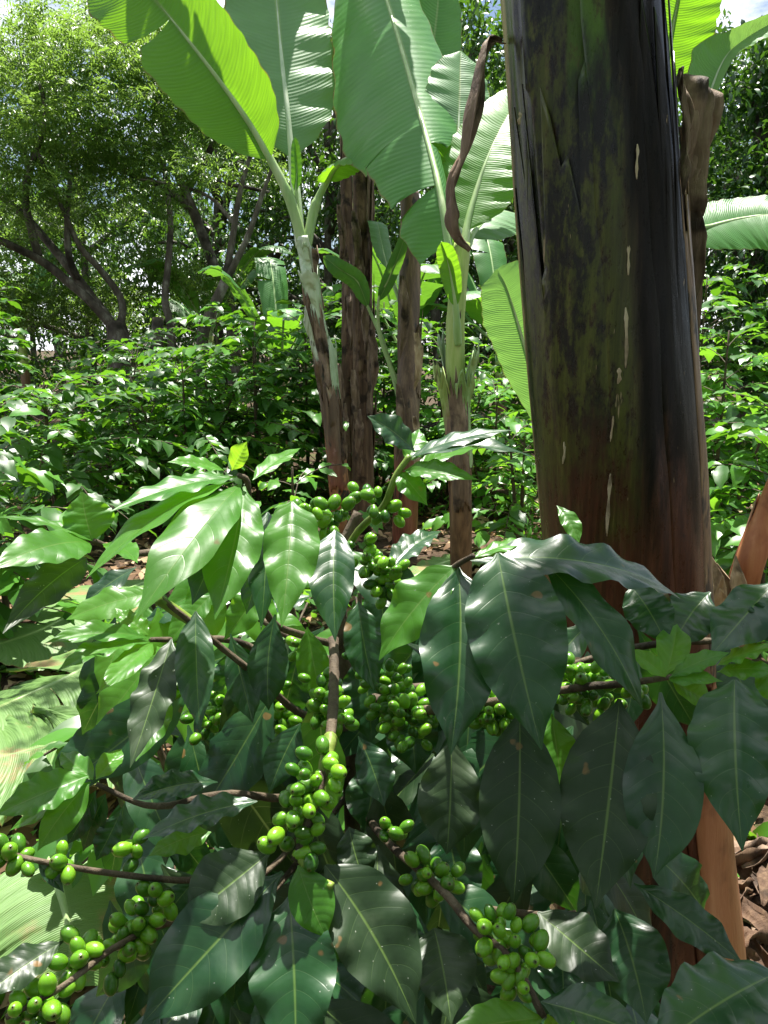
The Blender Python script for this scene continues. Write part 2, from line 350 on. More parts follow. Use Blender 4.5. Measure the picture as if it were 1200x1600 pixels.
# ---- coffee leaf
def prof(v):                       # half-width profile, acuminate tip
    return max(.0, (math.sin(math.pi * min(1, v ** .82)) ** .85) * (1 - .25 * v)) * 1.12 if v < .9 else max(0, (1 - v) * 1.55 * (1 - v) * 6 + (1 - v) * .55)
PROF = [(0, .04), (.04, .12), (.1, .36), (.2, .68), (.3, .88), (.42, .99), (.5, 1.0), (.6, .94), (.7, .80), (.8, .56), (.88, .30), (.93, .15), (.97, .07), (1, .01)]
def leaf_mesh(path, w, hint, nu=8, fold=.25, wave=.06, wfreq=5, quilt=.012, phase=0.0, asym=0.0, skew=1.0):
    n = len(path); T, S, N = frames(path, hint); V = []; UVs = []
    for i in range(n):
        v = i / (n - 1); hw = interp(v ** skew, PROF) * w * .5
        for j in range(nu + 1):
            u = -1 + 2 * j / nu; au = abs(u); sg = 1 if u > 0 else -1
            z = au * math.sin(fold) + wave * 2 * au ** 2 * math.sin(wfreq * 2 * math.pi * v + phase + sg * 1.1) * (1 if v < .93 else .3)
            z += quilt * 4 * math.sin(math.pi * ((v * 9 - au ** 1.4 * 1.5) % 1)) * (1 - au) * au * 4 - .10 * au ** 3
            V.append(path[i] + S[i] * (u * hw * math.cos(fold) * (1 + asym * sg)) + N[i] * (z * hw)); UVs.append((j / nu, v))
    F = [(i * (nu + 1) + j, i * (nu + 1) + j + 1, (i + 1) * (nu + 1) + j + 1, (i + 1) * (nu + 1) + j) for i in range(n - 1) for j in range(nu)]
    return V, F, UVs
ZUP = Vector((0, 0, 1))
def px_leaf(parent, b, t, w, mat='coffee', arch=.12, nup=.45, roll=0, fold=.20, wave=.05, name='leaf', n=30, bend=0.0, label=None):
    """b, t = (px, py, depth) of leaf base and tip; w = width in photo pixels at the mean depth"""
    B, T_ = P(*b), P(*t); ax = T_ - B; Ln = ax.length; axn = ax.normalized(); mid = (B + T_) / 2
    h = (CAM - mid).normalized() * (1 - nup) + ZUP * nup; h = (h - axn * h.dot(axn)).normalized()
    h = Matrix.Rotation(R(roll + random.uniform(-12, 12)), 3, axn) @ h; side = axn.cross(h)
    bend += random.uniform(-.07, .07); fold += random.uniform(-.10, .14); wave *= random.uniform(.8, 2.2); arch *= random.uniform(.7, 1.5)
    Mi = mid + h * (arch * Ln) + side * (bend * Ln)
    path = [B * (1 - s) ** 2 + Mi * (2 * s * (1 - s)) + T_ * s * s for s in [i / (n - 1) for i in range(n)]]
    V, F, U = leaf_mesh(loc(parent, path), w / 1200 * (b[2] + t[2]) / 2, h, 10, fold, wave, random.choice((2, 3, 4)) + random.random(), .008, random.random() * 6, random.uniform(-.10, .10), random.uniform(.82, 1.25))
    o = mesh_obj(name, V, F, mat, parent, U)
    if label: o['label'] = label
    return o

# ---- small templates (x side, y along, z normal; unit length 1)
def template(nu, nv, aspect, arch, fold, wave):
    path = [Vector((0, s, arch * 4 * s * (1 - s) - .25 * arch * s)) for s in [i / nv for i in range(nv + 1)]]
    V, F, U = leaf_mesh(path, aspect, (0, 0, 1), nu, fold, wave, 3.3, 0, random.random() * 6)
    return np.array([tuple(v) for v in V], np.float32), np.array(F, np.int32), np.array(U, np.float32)
TEMPL = [template(4, 7, .40 + .04 * i, .06 + .04 * (i % 3), .25, .10) for i in range(5)]
TLEAF = [template(2, 2, .40, .12, .3, .0)]
TSMALL = [template(2, 3, .42, .10, .25, .0), template(2, 3, .36, .16, .3, .0)]
LEAFLET = (np.array([(0, 0, 0), (-.16, .45, .02), (.16, .45, .02), (0, 1, -.10)], np.float32), np.array([(0, 2, 1, 1), ], np.int32), None)
def leaf_matrix(pos, d, nrm, s, rs=1.0):
    d = d.normalized(); x = d.cross(nrm)
    if x.length < 1e-3: x = d.cross(Vector((1, .2, .1)))
    x.normalize(); n = x.cross(d)
    m = Matrix(((x.x * s * rs, d.x * s, n.x * s, pos.x), (x.y * s * rs, d.y * s, n.y * s, pos.y), (x.z * s * rs, d.z * s, n.z * s, pos.z), (0, 0, 0, 1)))
    return m
def merge(mats, tmpls):
    """mats: list of 4x4; returns V,F,U,tint of every template copy"""
    Vs, Fs, Us, Ts = [], [], [], []; off = 0
    groups = [[] for _ in tmpls]
    for i, m in enumerate(mats): groups[i % len(tmpls)].append(np.array(m))
    for g, (tv, tf, tu) in zip(groups, tmpls):
        if not g: continue
        A = np.stack(g); v = np.einsum('mij,nj->mni', A[:, :3, :3], tv) + A[:, None, :3, 3]
        m, n = v.shape[:2]; Vs.append(v.reshape(-1, 3)); Fs.append((tf[None] + (np.arange(m) * n)[:, None, None] + off).reshape(-1, tf.shape[1]))
        Us.append(np.tile(tu, (m, 1))); Ts.append(np.repeat(np.random.rand(m), n)); off += m * n
    return np.concatenate(Vs), np.concatenate(Fs), np.concatenate(Us), np.concatenate(Ts)
BGMESH = {}
def bg_leaf_mesh(mat, i):
    if (mat, i) not in BGMESH:
        tv, tf, tu = TEMPL[i]; o = mesh_obj('leaf', tv, tf, mat, None, tu); BGMESH[(mat, i)] = o.data; bpy.data.objects.remove(o)
    return BGMESH[(mat, i)]
def rv(s=1.0): return Vector((random.uniform(-s, s), random.uniform(-s, s), random.uniform(-s, s)))

# ------------------------------------------------------------------ ground
def gz(x, y): return .05 * noise.noise(Vector((x * .5, y * .5, 3))) + .02 * noise.noise(Vector((x * 2.3, y * 2.3, 7)))
xs = np.concatenate([np.linspace(-400, -14, 14), np.linspace(-12, 12, 161), np.linspace(14, 400, 14)])
ys = np.concatenate([np.linspace(-60, -3, 6), np.linspace(-2, 18, 141), np.linspace(20, 700, 20)])
V = [(x, y, gz(x, y) if abs(x) < 12.1 and y < 18.1 else 0) for y in ys for x in xs]; nx = len(xs)
F = [(j * nx + i, j * nx + i + 1, (j + 1) * nx + i + 1, (j + 1) * nx + i) for j in range(len(ys) - 1) for i in range(nx - 1)]
gr = mesh_obj('ground', V, F, 'ground'); gr['kind'] = 'structure'

# ------------------------------------------------------------------ banana leaves and stems
def blade(path, wl, wr, hint, tears=((), ()), fold=.15, curl=.5, ripple=.03, rf=9, nu=7, sweep=.22, seed=0, dens=70):
    rnd = random.Random(seed); n = 200; pp = spline(path, n); T, S, N = frames(pp, hint); V, F, U = [], [], []
    fl_, fr_ = fold if isinstance(fold, tuple) else (fold, fold)
    for side, w, tr, fold in ((-1, wl, tears[0], fl_), (1, wr, tears[1], fr_)):
        cuts = [0.0] + sorted(tr) + [1.0]
        for a, b in zip(cuts, cuts[1:]):
            da = rnd.uniform(-.25, .15) if len(cuts) > 2 else 0; nv = max(3, int((b - a) * dens)); off = len(V); ph = rnd.random() * 6
            for i in range(nv + 1):
                f = i / nv
                for j in range(nu + 1):
                    u = j / nu; g = .012 * u * (1 if len(cuts) > 2 else 0)
                    v = a + (b - a) * f; v2 = v + (g if f == 0 and a > 0 else 0) - (g * 1.3 if f == 1 and b < 1 else 0)
                    k = min(n - 1, max(0, int(v2 * (n - 1)))); fr = v2 * (n - 1) - k; k2 = min(n - 1, k + 1)
                    c = pp[k].lerp(pp[k2], fr); ww = interp(v, w); x = z = 0; m = 6
                    for q in range(m):
                        an = fold + da - curl * (q + .5) / m * u; x += math.cos(an) * u / m; z += math.sin(an) * u / m
                    rp = ripple * u * (math.sin(rf * 2 * math.pi * v + ph + u * 1.2) + .5 * math.sin(rf * 4.7 * math.pi * v + 2 * ph))
                    jag = 1 + .02 * math.sin(v * 90 + ph) * u
                    V.append(c + S[k] * (side * x * ww * jag) + N[k] * ((z + rp) * ww) + T[k] * (sweep * u * u * ww)); U.append((.5 + side * u * .5, v))
            for i in range(nv):
                for j in range(nu):
                    q = (off + i * (nu + 1) + j, off + i * (nu + 1) + j + 1, off + (i + 1) * (nu + 1) + j + 1, off + (i + 1) * (nu + 1) + j)
                    F.append(q if side > 0 else q[::-1])
    return V, F, U
FULL = [(0, .05), (.05, .45), (.14, .82), (.3, 1), (.6, 1), (.8, .82), (.92, .5), (1, .03)]
def scale_keys(keys, s): return [(a, b * s) for a, b in keys]
def banana_leaf(parent, path, w, mat='banana', hint=(0, -.8, .6), petiole=None, pr=.022, pm='petiole', wl=None, wr=None, name='leaf', label=None, **k):
    """path = midrib of the blade (world); petiole = world points from stem to the blade's base"""
    pts = loc(parent, path); wl = wl or scale_keys(FULL, w); wr = wr or scale_keys(FULL, w)
    V, F, U = blade(pts, wl, wr, hint, **k); o = mesh_obj(name, V, F, mat, parent, U)
    if label: o['label'] = label
    full = (loc(parent, petiole) if petiole else []) + pts; pl = len(petiole) if petiole else 0; tot = len(full) - 1
    sp_ = spline(full, 60); T, S, N = frames(sp_, hint); sp_ = [p - N[i] * pr * .45 for i, p in enumerate(sp_)]
    V, F, U = tube(sp_, lambda v: pr * (1.25 - 1.08 * v) if v > pl / max(tot, 1) * .6 else pr * 1.25, 8, hint=hint)
    m = mesh_obj('midrib', V, F, pm, o, U)
    return o
def stem(parent, pts, r0, r1, mat, seg=22, n=60, name='pseudostem', jit=.10):
    return tube_obj(name, spline(pts, n), lambda v: r0 + (r1 - r0) * v, mat, parent, seg, jit=jit)
def sheath(parent, pts, r0, r1, mat, a0, a1, v0, v1, lift=.012, flare=.0, jag=.05, name='leaf_sheath', nu=10, nv=26, seed=0, thick=.004):
    rnd = random.Random(seed); pp = spline(loc(parent, pts), 80); T, S, N = frames(pp, (0, -1, .01)); V, U = [], []
    top = [rnd.uniform(-jag, jag) + (jag * .8 if j % 2 else 0) for j in range(nu + 1)]; bot = [rnd.uniform(-jag, jag) * .4 for j in range(nu + 1)]
    for i in range(nv + 1):
        f = i / nv
        for j in range(nu + 1):
            g = j / nu; v = v0 + bot[j] * (1 - f) + (v1 + top[j] * f - v0) * f; v = min(.999, max(0, v)); k = int(v * 79)
            edge = math.sin(math.pi * g); a = R(a0 + (a1 - a0) * g) + .05 * math.sin(f * 9 + seed)
            r = (r0 + (r1 - r0) * v) * (1 + .02 * noise.noise(Vector((a * 3, v * 12, seed)))) + lift * (.35 + .65 * edge) + flare * f ** 3
            V.append(pp[k] + S[k] * (math.cos(a) * r) + N[k] * (math.sin(a) * r)); U.append((g, f))
    F = [(i * (nu + 1) + j, i * (nu + 1) + j + 1, (i + 1) * (nu + 1) + j + 1, (i + 1) * (nu + 1) + j) for i in range(nv) for j in range(nu)]
    o = mesh_obj(name, V, F, mat, parent, U)
    md = o.modifiers.new('thickness', 'SOLIDIFY'); md.thickness = thick; md.offset = 1
    return o
def ribbon(parent, pts, wkeys, mat, hint=(0, -1, .2), twist=0, crumple=.3, name='dry_leaf', n=70, nu=8, seed=0, tubey=1.2):
    """a dry curled strip: cross-section bent into a gutter and crumpled"""
    pp = spline(loc(parent, pts), n); T, S, N = frames(pp, hint); V, U = [], []
    for i in range(n):
        v = i / (n - 1); w = interp(v, wkeys) * .5; tw = twist * v
        for j in range(nu + 1):
            u = -1 + 2 * j / nu; a = u * tubey; x = math.sin(a) / tubey * w * 1.2; z = (1 - math.cos(a)) / tubey * w * 1.2
            nz_ = noise.noise(Vector((u * 1.7 + seed, v * 5, seed * 2.1))); z += crumple * w * nz_ + crumple * .45 * w * noise.noise(Vector((u * 4.5 + seed, v * 7, seed))); x *= (1 + .12 * noise.noise(Vector((seed, v * 24, (1 if u > 0 else -1) * 3.0))) * abs(u)); x *= 1 + .3 * noise.noise(Vector((u, v * 9, seed + 5)))
            X = math.cos(tw) * x - math.sin(tw) * z; Z = math.sin(tw) * x + math.cos(tw) * z
            V.append(pp[i] + S[i] * X + N[i] * Z); U.append((j / nu, v))
    F = [(i * (nu + 1) + j, i * (nu + 1) + j + 1, (i + 1) * (nu + 1) + j + 1, (i + 1) * (nu + 1) + j) for i in range(n - 1) for j in range(nu)]
    o = mesh_obj(name, V, F, mat, parent, U); md = o.modifiers.new('thickness', 'SOLIDIFY'); md.thickness = .0015
    return o

# ---- the big trunk in front
HB = G(1008, 1556); HB.z = -.02
hero = thing('banana_plant', 'massive dark banana trunk with black, olive and rust sheaths and a dry flap', 'banana plant', (HB.x, HB.y, 0))
hp = [HB, P(982, 1180, 1.72), P(965, 850, 1.59), P(934, 420, 1.49), P(902, 0, 1.41), P(880, -320, 1.36), P(860, -700, 1.33)]
HPATH = spline(hp, 160)
HR = lambda v: interp(v, [(0, .198), (.1, .178), (.3, .154), (.5, .145), (.7, .141), (.85, .130), (1, .10)])
lp = loc(hero, HPATH); T_, S_, N_ = frames(lp, (0, -1, .01)); seg = 112; V, U = [], []
sx = 1 if S_[60].x > 0 else -1; sn = 1 if N_[60].y < 0 else -1
def hu(a): return ((math.degrees(math.atan2(sn * math.sin(a), sx * math.cos(a))) + 90) % 360) / 360      # uv.x: .25 right, .5 front, .75 left
for i, p in enumerate(lp):
    v = i / 159; r = HR(v)
    for j in range(seg):
        a = 2 * math.pi * j / seg
        step_ = 0
        for (c, w_, hgt) in ((-1.15, .5, .006), (-.35, .9, .008), (1.2, 1.1, .007), (2.6, .8, .009)):   # overlapping sheath edges
            e = ((a - c - .12 * math.sin(v * 5 + c) + math.pi) % (2 * math.pi)) - math.pi
            if -w_ < e < 0: step_ += hgt * (1 + e / w_)
        rr = r + step_ + .012 * noise.noise(Vector((math.cos(a) * 1.6, math.sin(a) * 1.6, v * 5))) + .005 * noise.noise(Vector((math.cos(a) * 5, math.sin(a) * 5, v * 7))) + .002 * noise.noise(Vector((math.cos(a) * 22, math.sin(a) * 22, v * 9)))
        V.append(p + S_[i] * math.cos(a) * rr + N_[i] * math.sin(a) * rr); U.append((hu(a), v))
F = [(i * seg + j, i * seg + (j + 1) % seg, (i + 1) * seg + (j + 1) % seg, (i + 1) * seg + j) for i in range(159) for j in range(seg)]
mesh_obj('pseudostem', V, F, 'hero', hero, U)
# which angle is which: S = T x hint ; find sign so that angle 0 points to +x
sx = 1 if S_[60].x > 0 else -1; sn = 1 if N_[60].y < 0 else -1
def hang(deg):          # 0 = right (+x), 90 = towards the camera, 180 = left
    return math.degrees(math.atan2(math.sin(R(deg)) * sn, math.cos(R(deg)) * sx))
def hs(a0, a1, v0, v1, mat, lift=.01, **k):
    b0 = hang(a0); b1 = b0 + (a1 - a0) * sx * sn
    return sheath_r(hero, b0, b1, v0, v1, mat, lift, **k)
def sheath_r(parent, a0, a1, v0, v1, mat, lift, jag=.03, nu=14, nv=60, seed=0, thick=.005, name='leaf_sheath', wob=.05):
    rnd = random.Random(seed); V, U = [], []
    top = [rnd.uniform(-jag, jag) for j in range(nu + 1)]
    for i in range(nv + 1):
        f = i / nv
        for j in range(nu + 1):
            g = j / nu; v = v0 + (v1 + top[j] * f - v0) * f; k = min(158, int(v * 159)); fr = v * 159 - k
            a = R(a0 + (a1 - a0) * g) + wob * noise.noise(Vector((g * 1.2, v * 9, seed * 3.3))) + wob * .5 * noise.noise(Vector((g * 1.2, v * 31, seed)))
            r = HR(v) + lift * (.7 + .3 * math.sin(math.pi * g)) + .004 * noise.noise(Vector((a * 4, v * 14, seed)))
            c = lp[k].lerp(lp[k + 1], fr); V.append(c + S_[k] * math.cos(a) * r + N_[k] * math.sin(a) * r); U.append((hu(a), v))
    F = [(i * (nu + 1) + j, i * (nu + 1) + j + 1, (i + 1) * (nu + 1) + j + 1, (i + 1) * (nu + 1) + j) for i in range(nv) for j in range(nu)]
    o = mesh_obj(name, V, F, mat, parent, U); md = o.modifiers.new('thickness', 'SOLIDIFY'); md.thickness = thick; md.offset = -1
    return o
hs(98, 168, .0, .56, 'hero', .013, seed=1, thick=.003, jag=.07)
hs(62, 104, .30, .97, 'hero', .016, seed=7, thick=.003, jag=.02)
hs(28, 72, .05, .62, 'hero', .019, seed=9, thick=.003, jag=.06)
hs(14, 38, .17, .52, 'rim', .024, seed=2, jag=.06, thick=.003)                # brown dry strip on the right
hs(-25, 66, .0, .235, 'orange_sheath', .030, seed=3, jag=.01, wob=.02)    # rust orange sheath low on the right
hs(24, 60, .16, .36, 'stem_c', .0125, seed=4, jag=.08, thick=.002)
hs(-30, 8, .10, .50, 'hero', .018, seed=5, jag=.05, thick=.003)
# cream slivers where the outer skin has torn
for (px, y0, y1, w_, sd) in ((996, 225, 280, 4, 1), (982, 380, 430, 4, 2), (978, 480, 575, 6, 3), (968, 575, 600, 7, 4), (958, 650, 690, 3, 5), (954, 740, 838, 6, 6), (882, 690, 725, 4, 9), (812, 175, 195, 5, 11)):
    def on_trunk(px_, py_):
        d = (P(px_, py_, 1) - CAM).normalized(); best = None
        lo_, hi_ = .9, 2.2
        for s in range(260):
            t = lo_ + (hi_ - lo_) * s / 259; q = CAM + d * t
            k = min(range(0, 160, 3), key=lambda i_: abs(HPATH[i_].z - q.z)); rr = HR(k / 159)
            if (Vector((q.x, q.y)) - Vector((HPATH[k].x, HPATH[k].y))).length < rr + .021: return q
        return None
    a, b = on_trunk(px, y0), on_trunk(px - 3 + 3 * math.sin(sd * 7), y1)
    if a and b:
        ribbon(hero, [a, a.lerp(b, .3) + Vector((.0012 * math.sin(sd * 3), -.002, 0)), a.lerp(b, .65) + Vector((.0012 * math.sin(sd * 5), -.002, 0)), b], [(0, .001), (.2, w_ / 1200 * 1.2), (.45, w_ / 1200 * .5), (.7, w_ / 1200 * 1.1), (1, .001)], 'cream', crumple=.5, name='torn_strip', n=16, nu=3, seed=sd, tubey=.5)
# dry flap hanging at the right edge
ribbon(hero, [P(1064, 118, 1.42), P(1078, 165, 1.40), P(1070, 250, 1.42), P(1052, 330, 1.43), P(1060, 420, 1.46), P(1066, 520, 1.49), P(1068, 640, 1.53)],
       [(0, .03), (.08, .085), (.2, .060), (.45, .085), (.7, .080), (.9, .055), (1, .012)], 'dry', hint=(.3, -1, .1), twist=.9, crumple=.7, name='dry_sheath_flap', seed=3, n=140, nu=16)
ribbon(hero, [P(1058, 125, 1.44), P(1090, 195, 1.41), P(1062, 290, 1.44), P(1078, 400, 1.47), P(1078, 500, 1.51)],
       [(0, .02), (.15, .075), (.4, .05), (.7, .06), (1, .01)], 'dry', hint=(.8, -.6, .1), twist=-1.2, crumple=.8, name='dry_sheath_flap', seed=8, n=120, nu=14)
# withered leaf stalk hanging off the left side
ribbon(hero, [P(785, 66, 1.42), P(768, 62, 1.40), P(752, 84, 1.38), P(740, 150, 1.37), P(722, 225, 1.37), P(704, 285, 1.38), P(701, 335, 1.38), P(712, 370, 1.39), P(733, 393, 1.40)],
       [(0, .012), (.1, .014), (.3, .028), (.55, .036), (.75, .030), (.9, .018), (1, .012)], 'dry', hint=(.4, -1, .2), twist=1.6, crumple=1.0, name='withered_leaf', seed=5, tubey=1.5, n=130, nu=12)
# its crown, above the picture
ht = HPATH[-1]
for i, (az, ln, rise, wd) in enumerate(((-177, 1.6, .50, .30), (166, 1.8, .75, .30), (138, 1.8, .9, .29), (100, 1.8, .95, .28), (55, 2.0, 1.1, .3), (10, 1.9, 1.5, .28))):
    dv = Vector((math.sin(R(az)), math.cos(R(az)), 0)); b0 = ht + dv * .1
    pts = [b0 + dv * (ln * f) + ZUP * (rise * math.sin(f * 2.3) * 1.0 + .25 - .2 * f) for f in (.16, .36, .58, .8, 1.0)]
    banana_leaf(hero, pts, wd, 'banana', hint=(-dv.x * .3, -dv.y * .3, 1), petiole=[ht - ZUP * .15, ht + dv * .08 + ZUP * .15], pr=.026, seed=i, tears=((.3, .55, .8), (.4, .7)), fold=.1, curl=.6)

# ---- plant A : pale leaning stem
aB = G(538, 800); aB = GD(538, 5.6); 
A = thing('banana_plant', 'young banana plant with pale peeling stem, rust coloured base and large upright leaves', 'banana plant', (aB.x, aB.y, 0))
ap = [aB, P(528, 740, 5.5), P(512, 600, 5.4), P(487, 450, 5.35), P(474, 370, 5.3)]
stem(A, ap, .082, .044, 'stem_a')
for i, (a0, a1, v0, v1, m_, fl) in enumerate(((20, 150, .62, .80, 'petiole_pale', .03), (120, 260, .50, .66, 'stem_a', .03), (-60, 60, .40, .58, 'petiole_pale', .035), (30, 140, .22, .47, 'stem_c', .02), (60, 170, .78, .97, 'petiole_pale', .01), (-40, 50, .70, .9, 'dry', .03), (45, 125, .50, .66, 'dry', .012), (95, 175, .40, .56, 'stem_c', .012), (60, 120, .68, .78, 'stem_fibre', .010), (10, 80, .30, .44, 'stem_fibre', .012), (110, 170, .60, .72, 'dry', .015))):
    sheath(A, ap, .082, .044, m_, a0, a1, v0, v1, .012, fl, .03, seed=i)
banana_leaf(A, [P(421, 247, 5.2), P(385, 185, 5.15), P(330, 108, 5.1), P(262, 22, 5.1), P(205, -40, 5.1), P(150, -90, 5.2)], .34, 'banana_back', hint=(.05, -.9, -.35),
            petiole=[P(474, 385, 5.3), P(452, 310, 5.25)], pr=.030, pm='petiole', wl=[(0, .03), (.06, .16), (.2, .29), (.4, .345), (.52, .355), (.57, .27), (.60, .36), (.8, .38), (1, .1)], wr=[(0, .03), (.06, .17), (.2, .28), (.4, .31), (.8, .32), (1, .05)], fold=.06, curl=-.25, ripple=.015, rf=4, tears=((.585,), ()), seed=4)
banana_leaf(A, [P(456, 245, 5.4), P(449, 170, 5.45), P(440, 90, 5.55), P(432, 0, 5.7), P(424, -90, 5.85), P(416, -170, 6.0)], .39, 'banana_pale', hint=(.12, -.85, .5),
            petiole=[P(470, 385, 5.32), P(463, 310, 5.35)], pr=.030, pm='petiole_pale', fold=.12, curl=.45, ripple=.05, rf=6, seed=9)
banana_leaf(A, [P(508, 285, 5.25), P(522, 262, 5.1), P(548, 246, 4.95), P(590, 250, 4.75)], .15, 'banana_back', hint=(0, -.3, 1), petiole=[P(478, 385, 5.3), P(490, 325, 5.3)], pr=.028, fold=-.1, curl=.6, seed=2)
banana_leaf(A, [P(462, 300, 5.28), P(464, 262, 5.26), P(461, 214, 5.25)], .045, 'banana', hint=(0, -1, .2), petiole=[P(472, 380, 5.3)], pr=.018, fold=.7, curl=.2, seed=3)

# ---- plant B : pair of dark fibrous stems
for (px, d, x1, y1, r0, r1, lab) in ((566, 6.3, 562, 60, .088, .062, 'tall dark brown fibrous banana stem right behind the pale leaning stem'), (543, 6.9, 540, 60, .062, .045, 'thin shaggy brown banana stem half hidden behind the pale leaning stem')):
    b = GD(px, d); B_ = thing('banana_plant', lab, 'banana plant', (b.x, b.y, 0)); pp_ = [b, P((px + x1) / 2 + 2, 520, d), P(x1, y1, d)]
    stem(B_, pp_, r0, r1, 'stem_fibre', jit=.25)
    for i in range(7):
        a0 = random.uniform(150, 400); sheath(B_, pp_, r0, r1, random.choice(('dry', 'stem_fibre', 'dry')), a0, a0 + random.uniform(50, 110), .1 + .11 * i, .30 + .11 * i, .012, .03, .05, seed=i + int(px))
    for i in range(6):
        y0 = 300 + i * 62 + (px % 7) * 5; xx = px - 14 + 9 * (i % 4)
        ribbon(B_, [P(xx, y0, d - .1), P(xx + 5 - 3 * (i % 3), y0 + 50, d - .15), P(xx + 2, y0 + 105, d - .12)], [(0, .03), (.3, .08), (.8, .05), (1, .005)], 'dry', crumple=.9, twist=.8, name='dry_strip', n=40, nu=6, seed=80 + i)
    t = P(x1, y1, d)
    for i, az in enumerate((20, 100, -30, 170, -120)):
        dv = Vector((math.sin(R(az)), math.cos(R(az)), 0)); pts = [t + dv * (1.7 * f) + ZUP * (1.1 * math.sin(f * 2.1) + .15) for f in (.15, .4, .65, .85, 1.0)]
        if d < 6.5: banana_leaf(B_, pts, .27, 'banana', hint=(0, -.2, 1), petiole=[t - ZUP * .1, t + dv * .08 + ZUP * .15], pr=.026, seed=i, tears=((.3, .6), (.5, .8)), curl=.7)

# ---- plant C : brown red stem
cB = GD(634, 5.75); Cc = thing('banana_plant', 'straight banana stem with brown bands and dark red foot', 'banana plant', (cB.x, cB.y, 0)); cp = [cB, P(636, 700, 5.7), P(638, 540, 5.7), P(641, 380, 5.65), P(640, 300, 5.6)]
stem(Cc, cp, .098, .068, 'stem_c', jit=.12)
for i in range(6):
    a0 = random.uniform(180, 330); sheath(Cc, cp, .098, .068, random.choice(('dry', 'stem_c', 'stem_fibre')), a0, a0 + 100, .12 + .13 * i, .30 + .13 * i, .012, .012, .03, seed=i + 40)
tC = P(640, 300, 5.6)
banana_leaf(Cc, [P(642, 250, 5.6), P(655, 160, 5.7), P(678, 60, 5.8), P(690, -60, 5.9)], .24, 'banana', hint=(.2, -.9, .2), petiole=[tC - ZUP * .1], pr=.028, pm='petiole_pale', seed=5)
banana_leaf(Cc, [P(632, 250, 5.6), P(600, 180, 5.8), P(570, 130, 6.2), P(540, 120, 6.6)], .28, 'banana', hint=(0, -.4, .9), petiole=[tC - ZUP * .1], pr=.028, seed=6, tears=((.5,), (.4,)))
banana_leaf(Cc, [P(606, 420, 5.9), P(596, 380, 6.0), P(590, 350, 6.1), P(580, 345, 6.3)], .08, 'banana_pale', hint=(.3, -.8, .4), petiole=[P(636, 500, 5.75), P(618, 450, 5.8)], pr=.014, seed=7)
banana_leaf(Cc, [P(575, 480, 5.7), P(558, 440, 5.6), P(530, 420, 5.5), P(505, 400, 5.5)], .07, 'banana_far', hint=(-.2, -.7, .6), petiole=[P(628, 640, 5.72), P(600, 540, 5.72)], pr=.014, seed=8)
banana_leaf(Cc, [P(592, 470, 5.6), P(606, 440, 5.5), P(622, 400, 5.4), P(640, 350, 5.3)], .05, 'banana_far', hint=(.2, -.8, .4), petiole=[P(630, 620, 5.72), P(596, 530, 5.7)], pr=.014, seed=18)

for i, (px, y0, y1, d, par) in enumerate(((628, 430, 560, 5.55, Cc), (650, 520, 610, 5.55, Cc), (622, 600, 720, 5.58, Cc), (648, 650, 780, 5.56, Cc))):
    ribbon(par, [P(px, y0, d), P(px + 4, (y0 + y1) / 2, d - .04), P(px - 3, y1, d - .03)], [(0, .03), (.3, .07), (.8, .05), (1, .005)], ('dry', 'dry_pale')[i % 2], crumple=.9, twist=.5, name='dry_strip', n=40, nu=6, seed=70 + i)
# ---- plant D : green stem carrying the big torn leaf
PD = lambda x, y, d: P(x, y, d - 1.2)
dB = GD(726, 4.4); D = thing('banana_plant', 'slim banana plant with green stem, frayed sheaths and a big torn glossy leaf', 'banana plant', (dB.x, dB.y, 0))
dp = [dB, PD(720, 760, 5.5), PD(712, 600, 5.5), PD(712, 500, 5.45), PD(722, 380, 5.4)]
stem(D, dp, .066, .046, 'stem_d')
for i, (a0, a1, v0, v1, m_, fl) in enumerate(((120, 220, .28, .52, 'stem_d', .06), (-40, 50, .30, .60, 'petiole', .07), (40, 140, .22, .48, 'dry', .03), (180, 280, .42, .66, 'petiole_pale', .04), (200, 300, .1, .32, 'stem_c', .02), (20, 100, .34, .50, 'petiole', .05))):
    sheath(D, dp, .066, .046, m_, a0, a1, v0, v1, .012, fl, .05, seed=i + 60)
banana_leaf(D, [P(703, 385, 4.08), P(690, 300, 4.15), P(672, 225, 4.34), P(652, 155, 4.6), P(632, 85, 4.9), P(606, 0, 5.3), P(580, -75, 5.7), P(552, -140, 6.1)], .4, 'banana', hint=(-.1, -.4, .9),
            petiole=[PD(722, 450, 5.42), PD(712, 415, 5.35)], pr=.020, pm='petiole', wl=[(0, .20), (.10, .30), (.16, .28), (.17, .30), (.34, .42), (.36, .46), (.45, .58), (.6, .62), (.8, .48), (1, .05)], wr=[(0, .02), (.1, .06), (.28, .07), (.30, .12), (.36, .24), (.6, .34), (.8, .30), (1, .05)],
            tears=((.165, .35), (.29,)), fold=(-.18, -.30), curl=.55, ripple=.016, rf=7, sweep=-.12, seed=13, dens=110)
banana_leaf(D, [PD(728, 360, 5.5), PD(742, 305, 5.55), PD(760, 250, 5.6), PD(785, 195, 5.7), PD(825, 130, 5.9)], .24, 'banana_back', hint=(-.25, -.9, -.2), petiole=[PD(722, 430, 5.45)], pr=.024, fold=.15, curl=.3, seed=14, ripple=.02)
banana_leaf(D, [PD(715, 330, 5.7), PD(716, 240, 5.8), PD(718, 150, 5.9), PD(720, 80, 6.0)], .22, 'banana_pale', hint=(.2, -.9, .3), petiole=[PD(722, 420, 5.45)], pr=.024, pm='petiole_pale', seed=15)
banana_leaf(D, [PD(735, 372, 5.6), PD(757, 345, 5.8), PD(785, 330, 6.0), PD(830, 340, 6.3)], .22, 'banana_pale', hint=(0, -.6, .8), petiole=[PD(722, 430, 5.45)], pr=.02, seed=16, tears=((.5,), (.3, .6)))
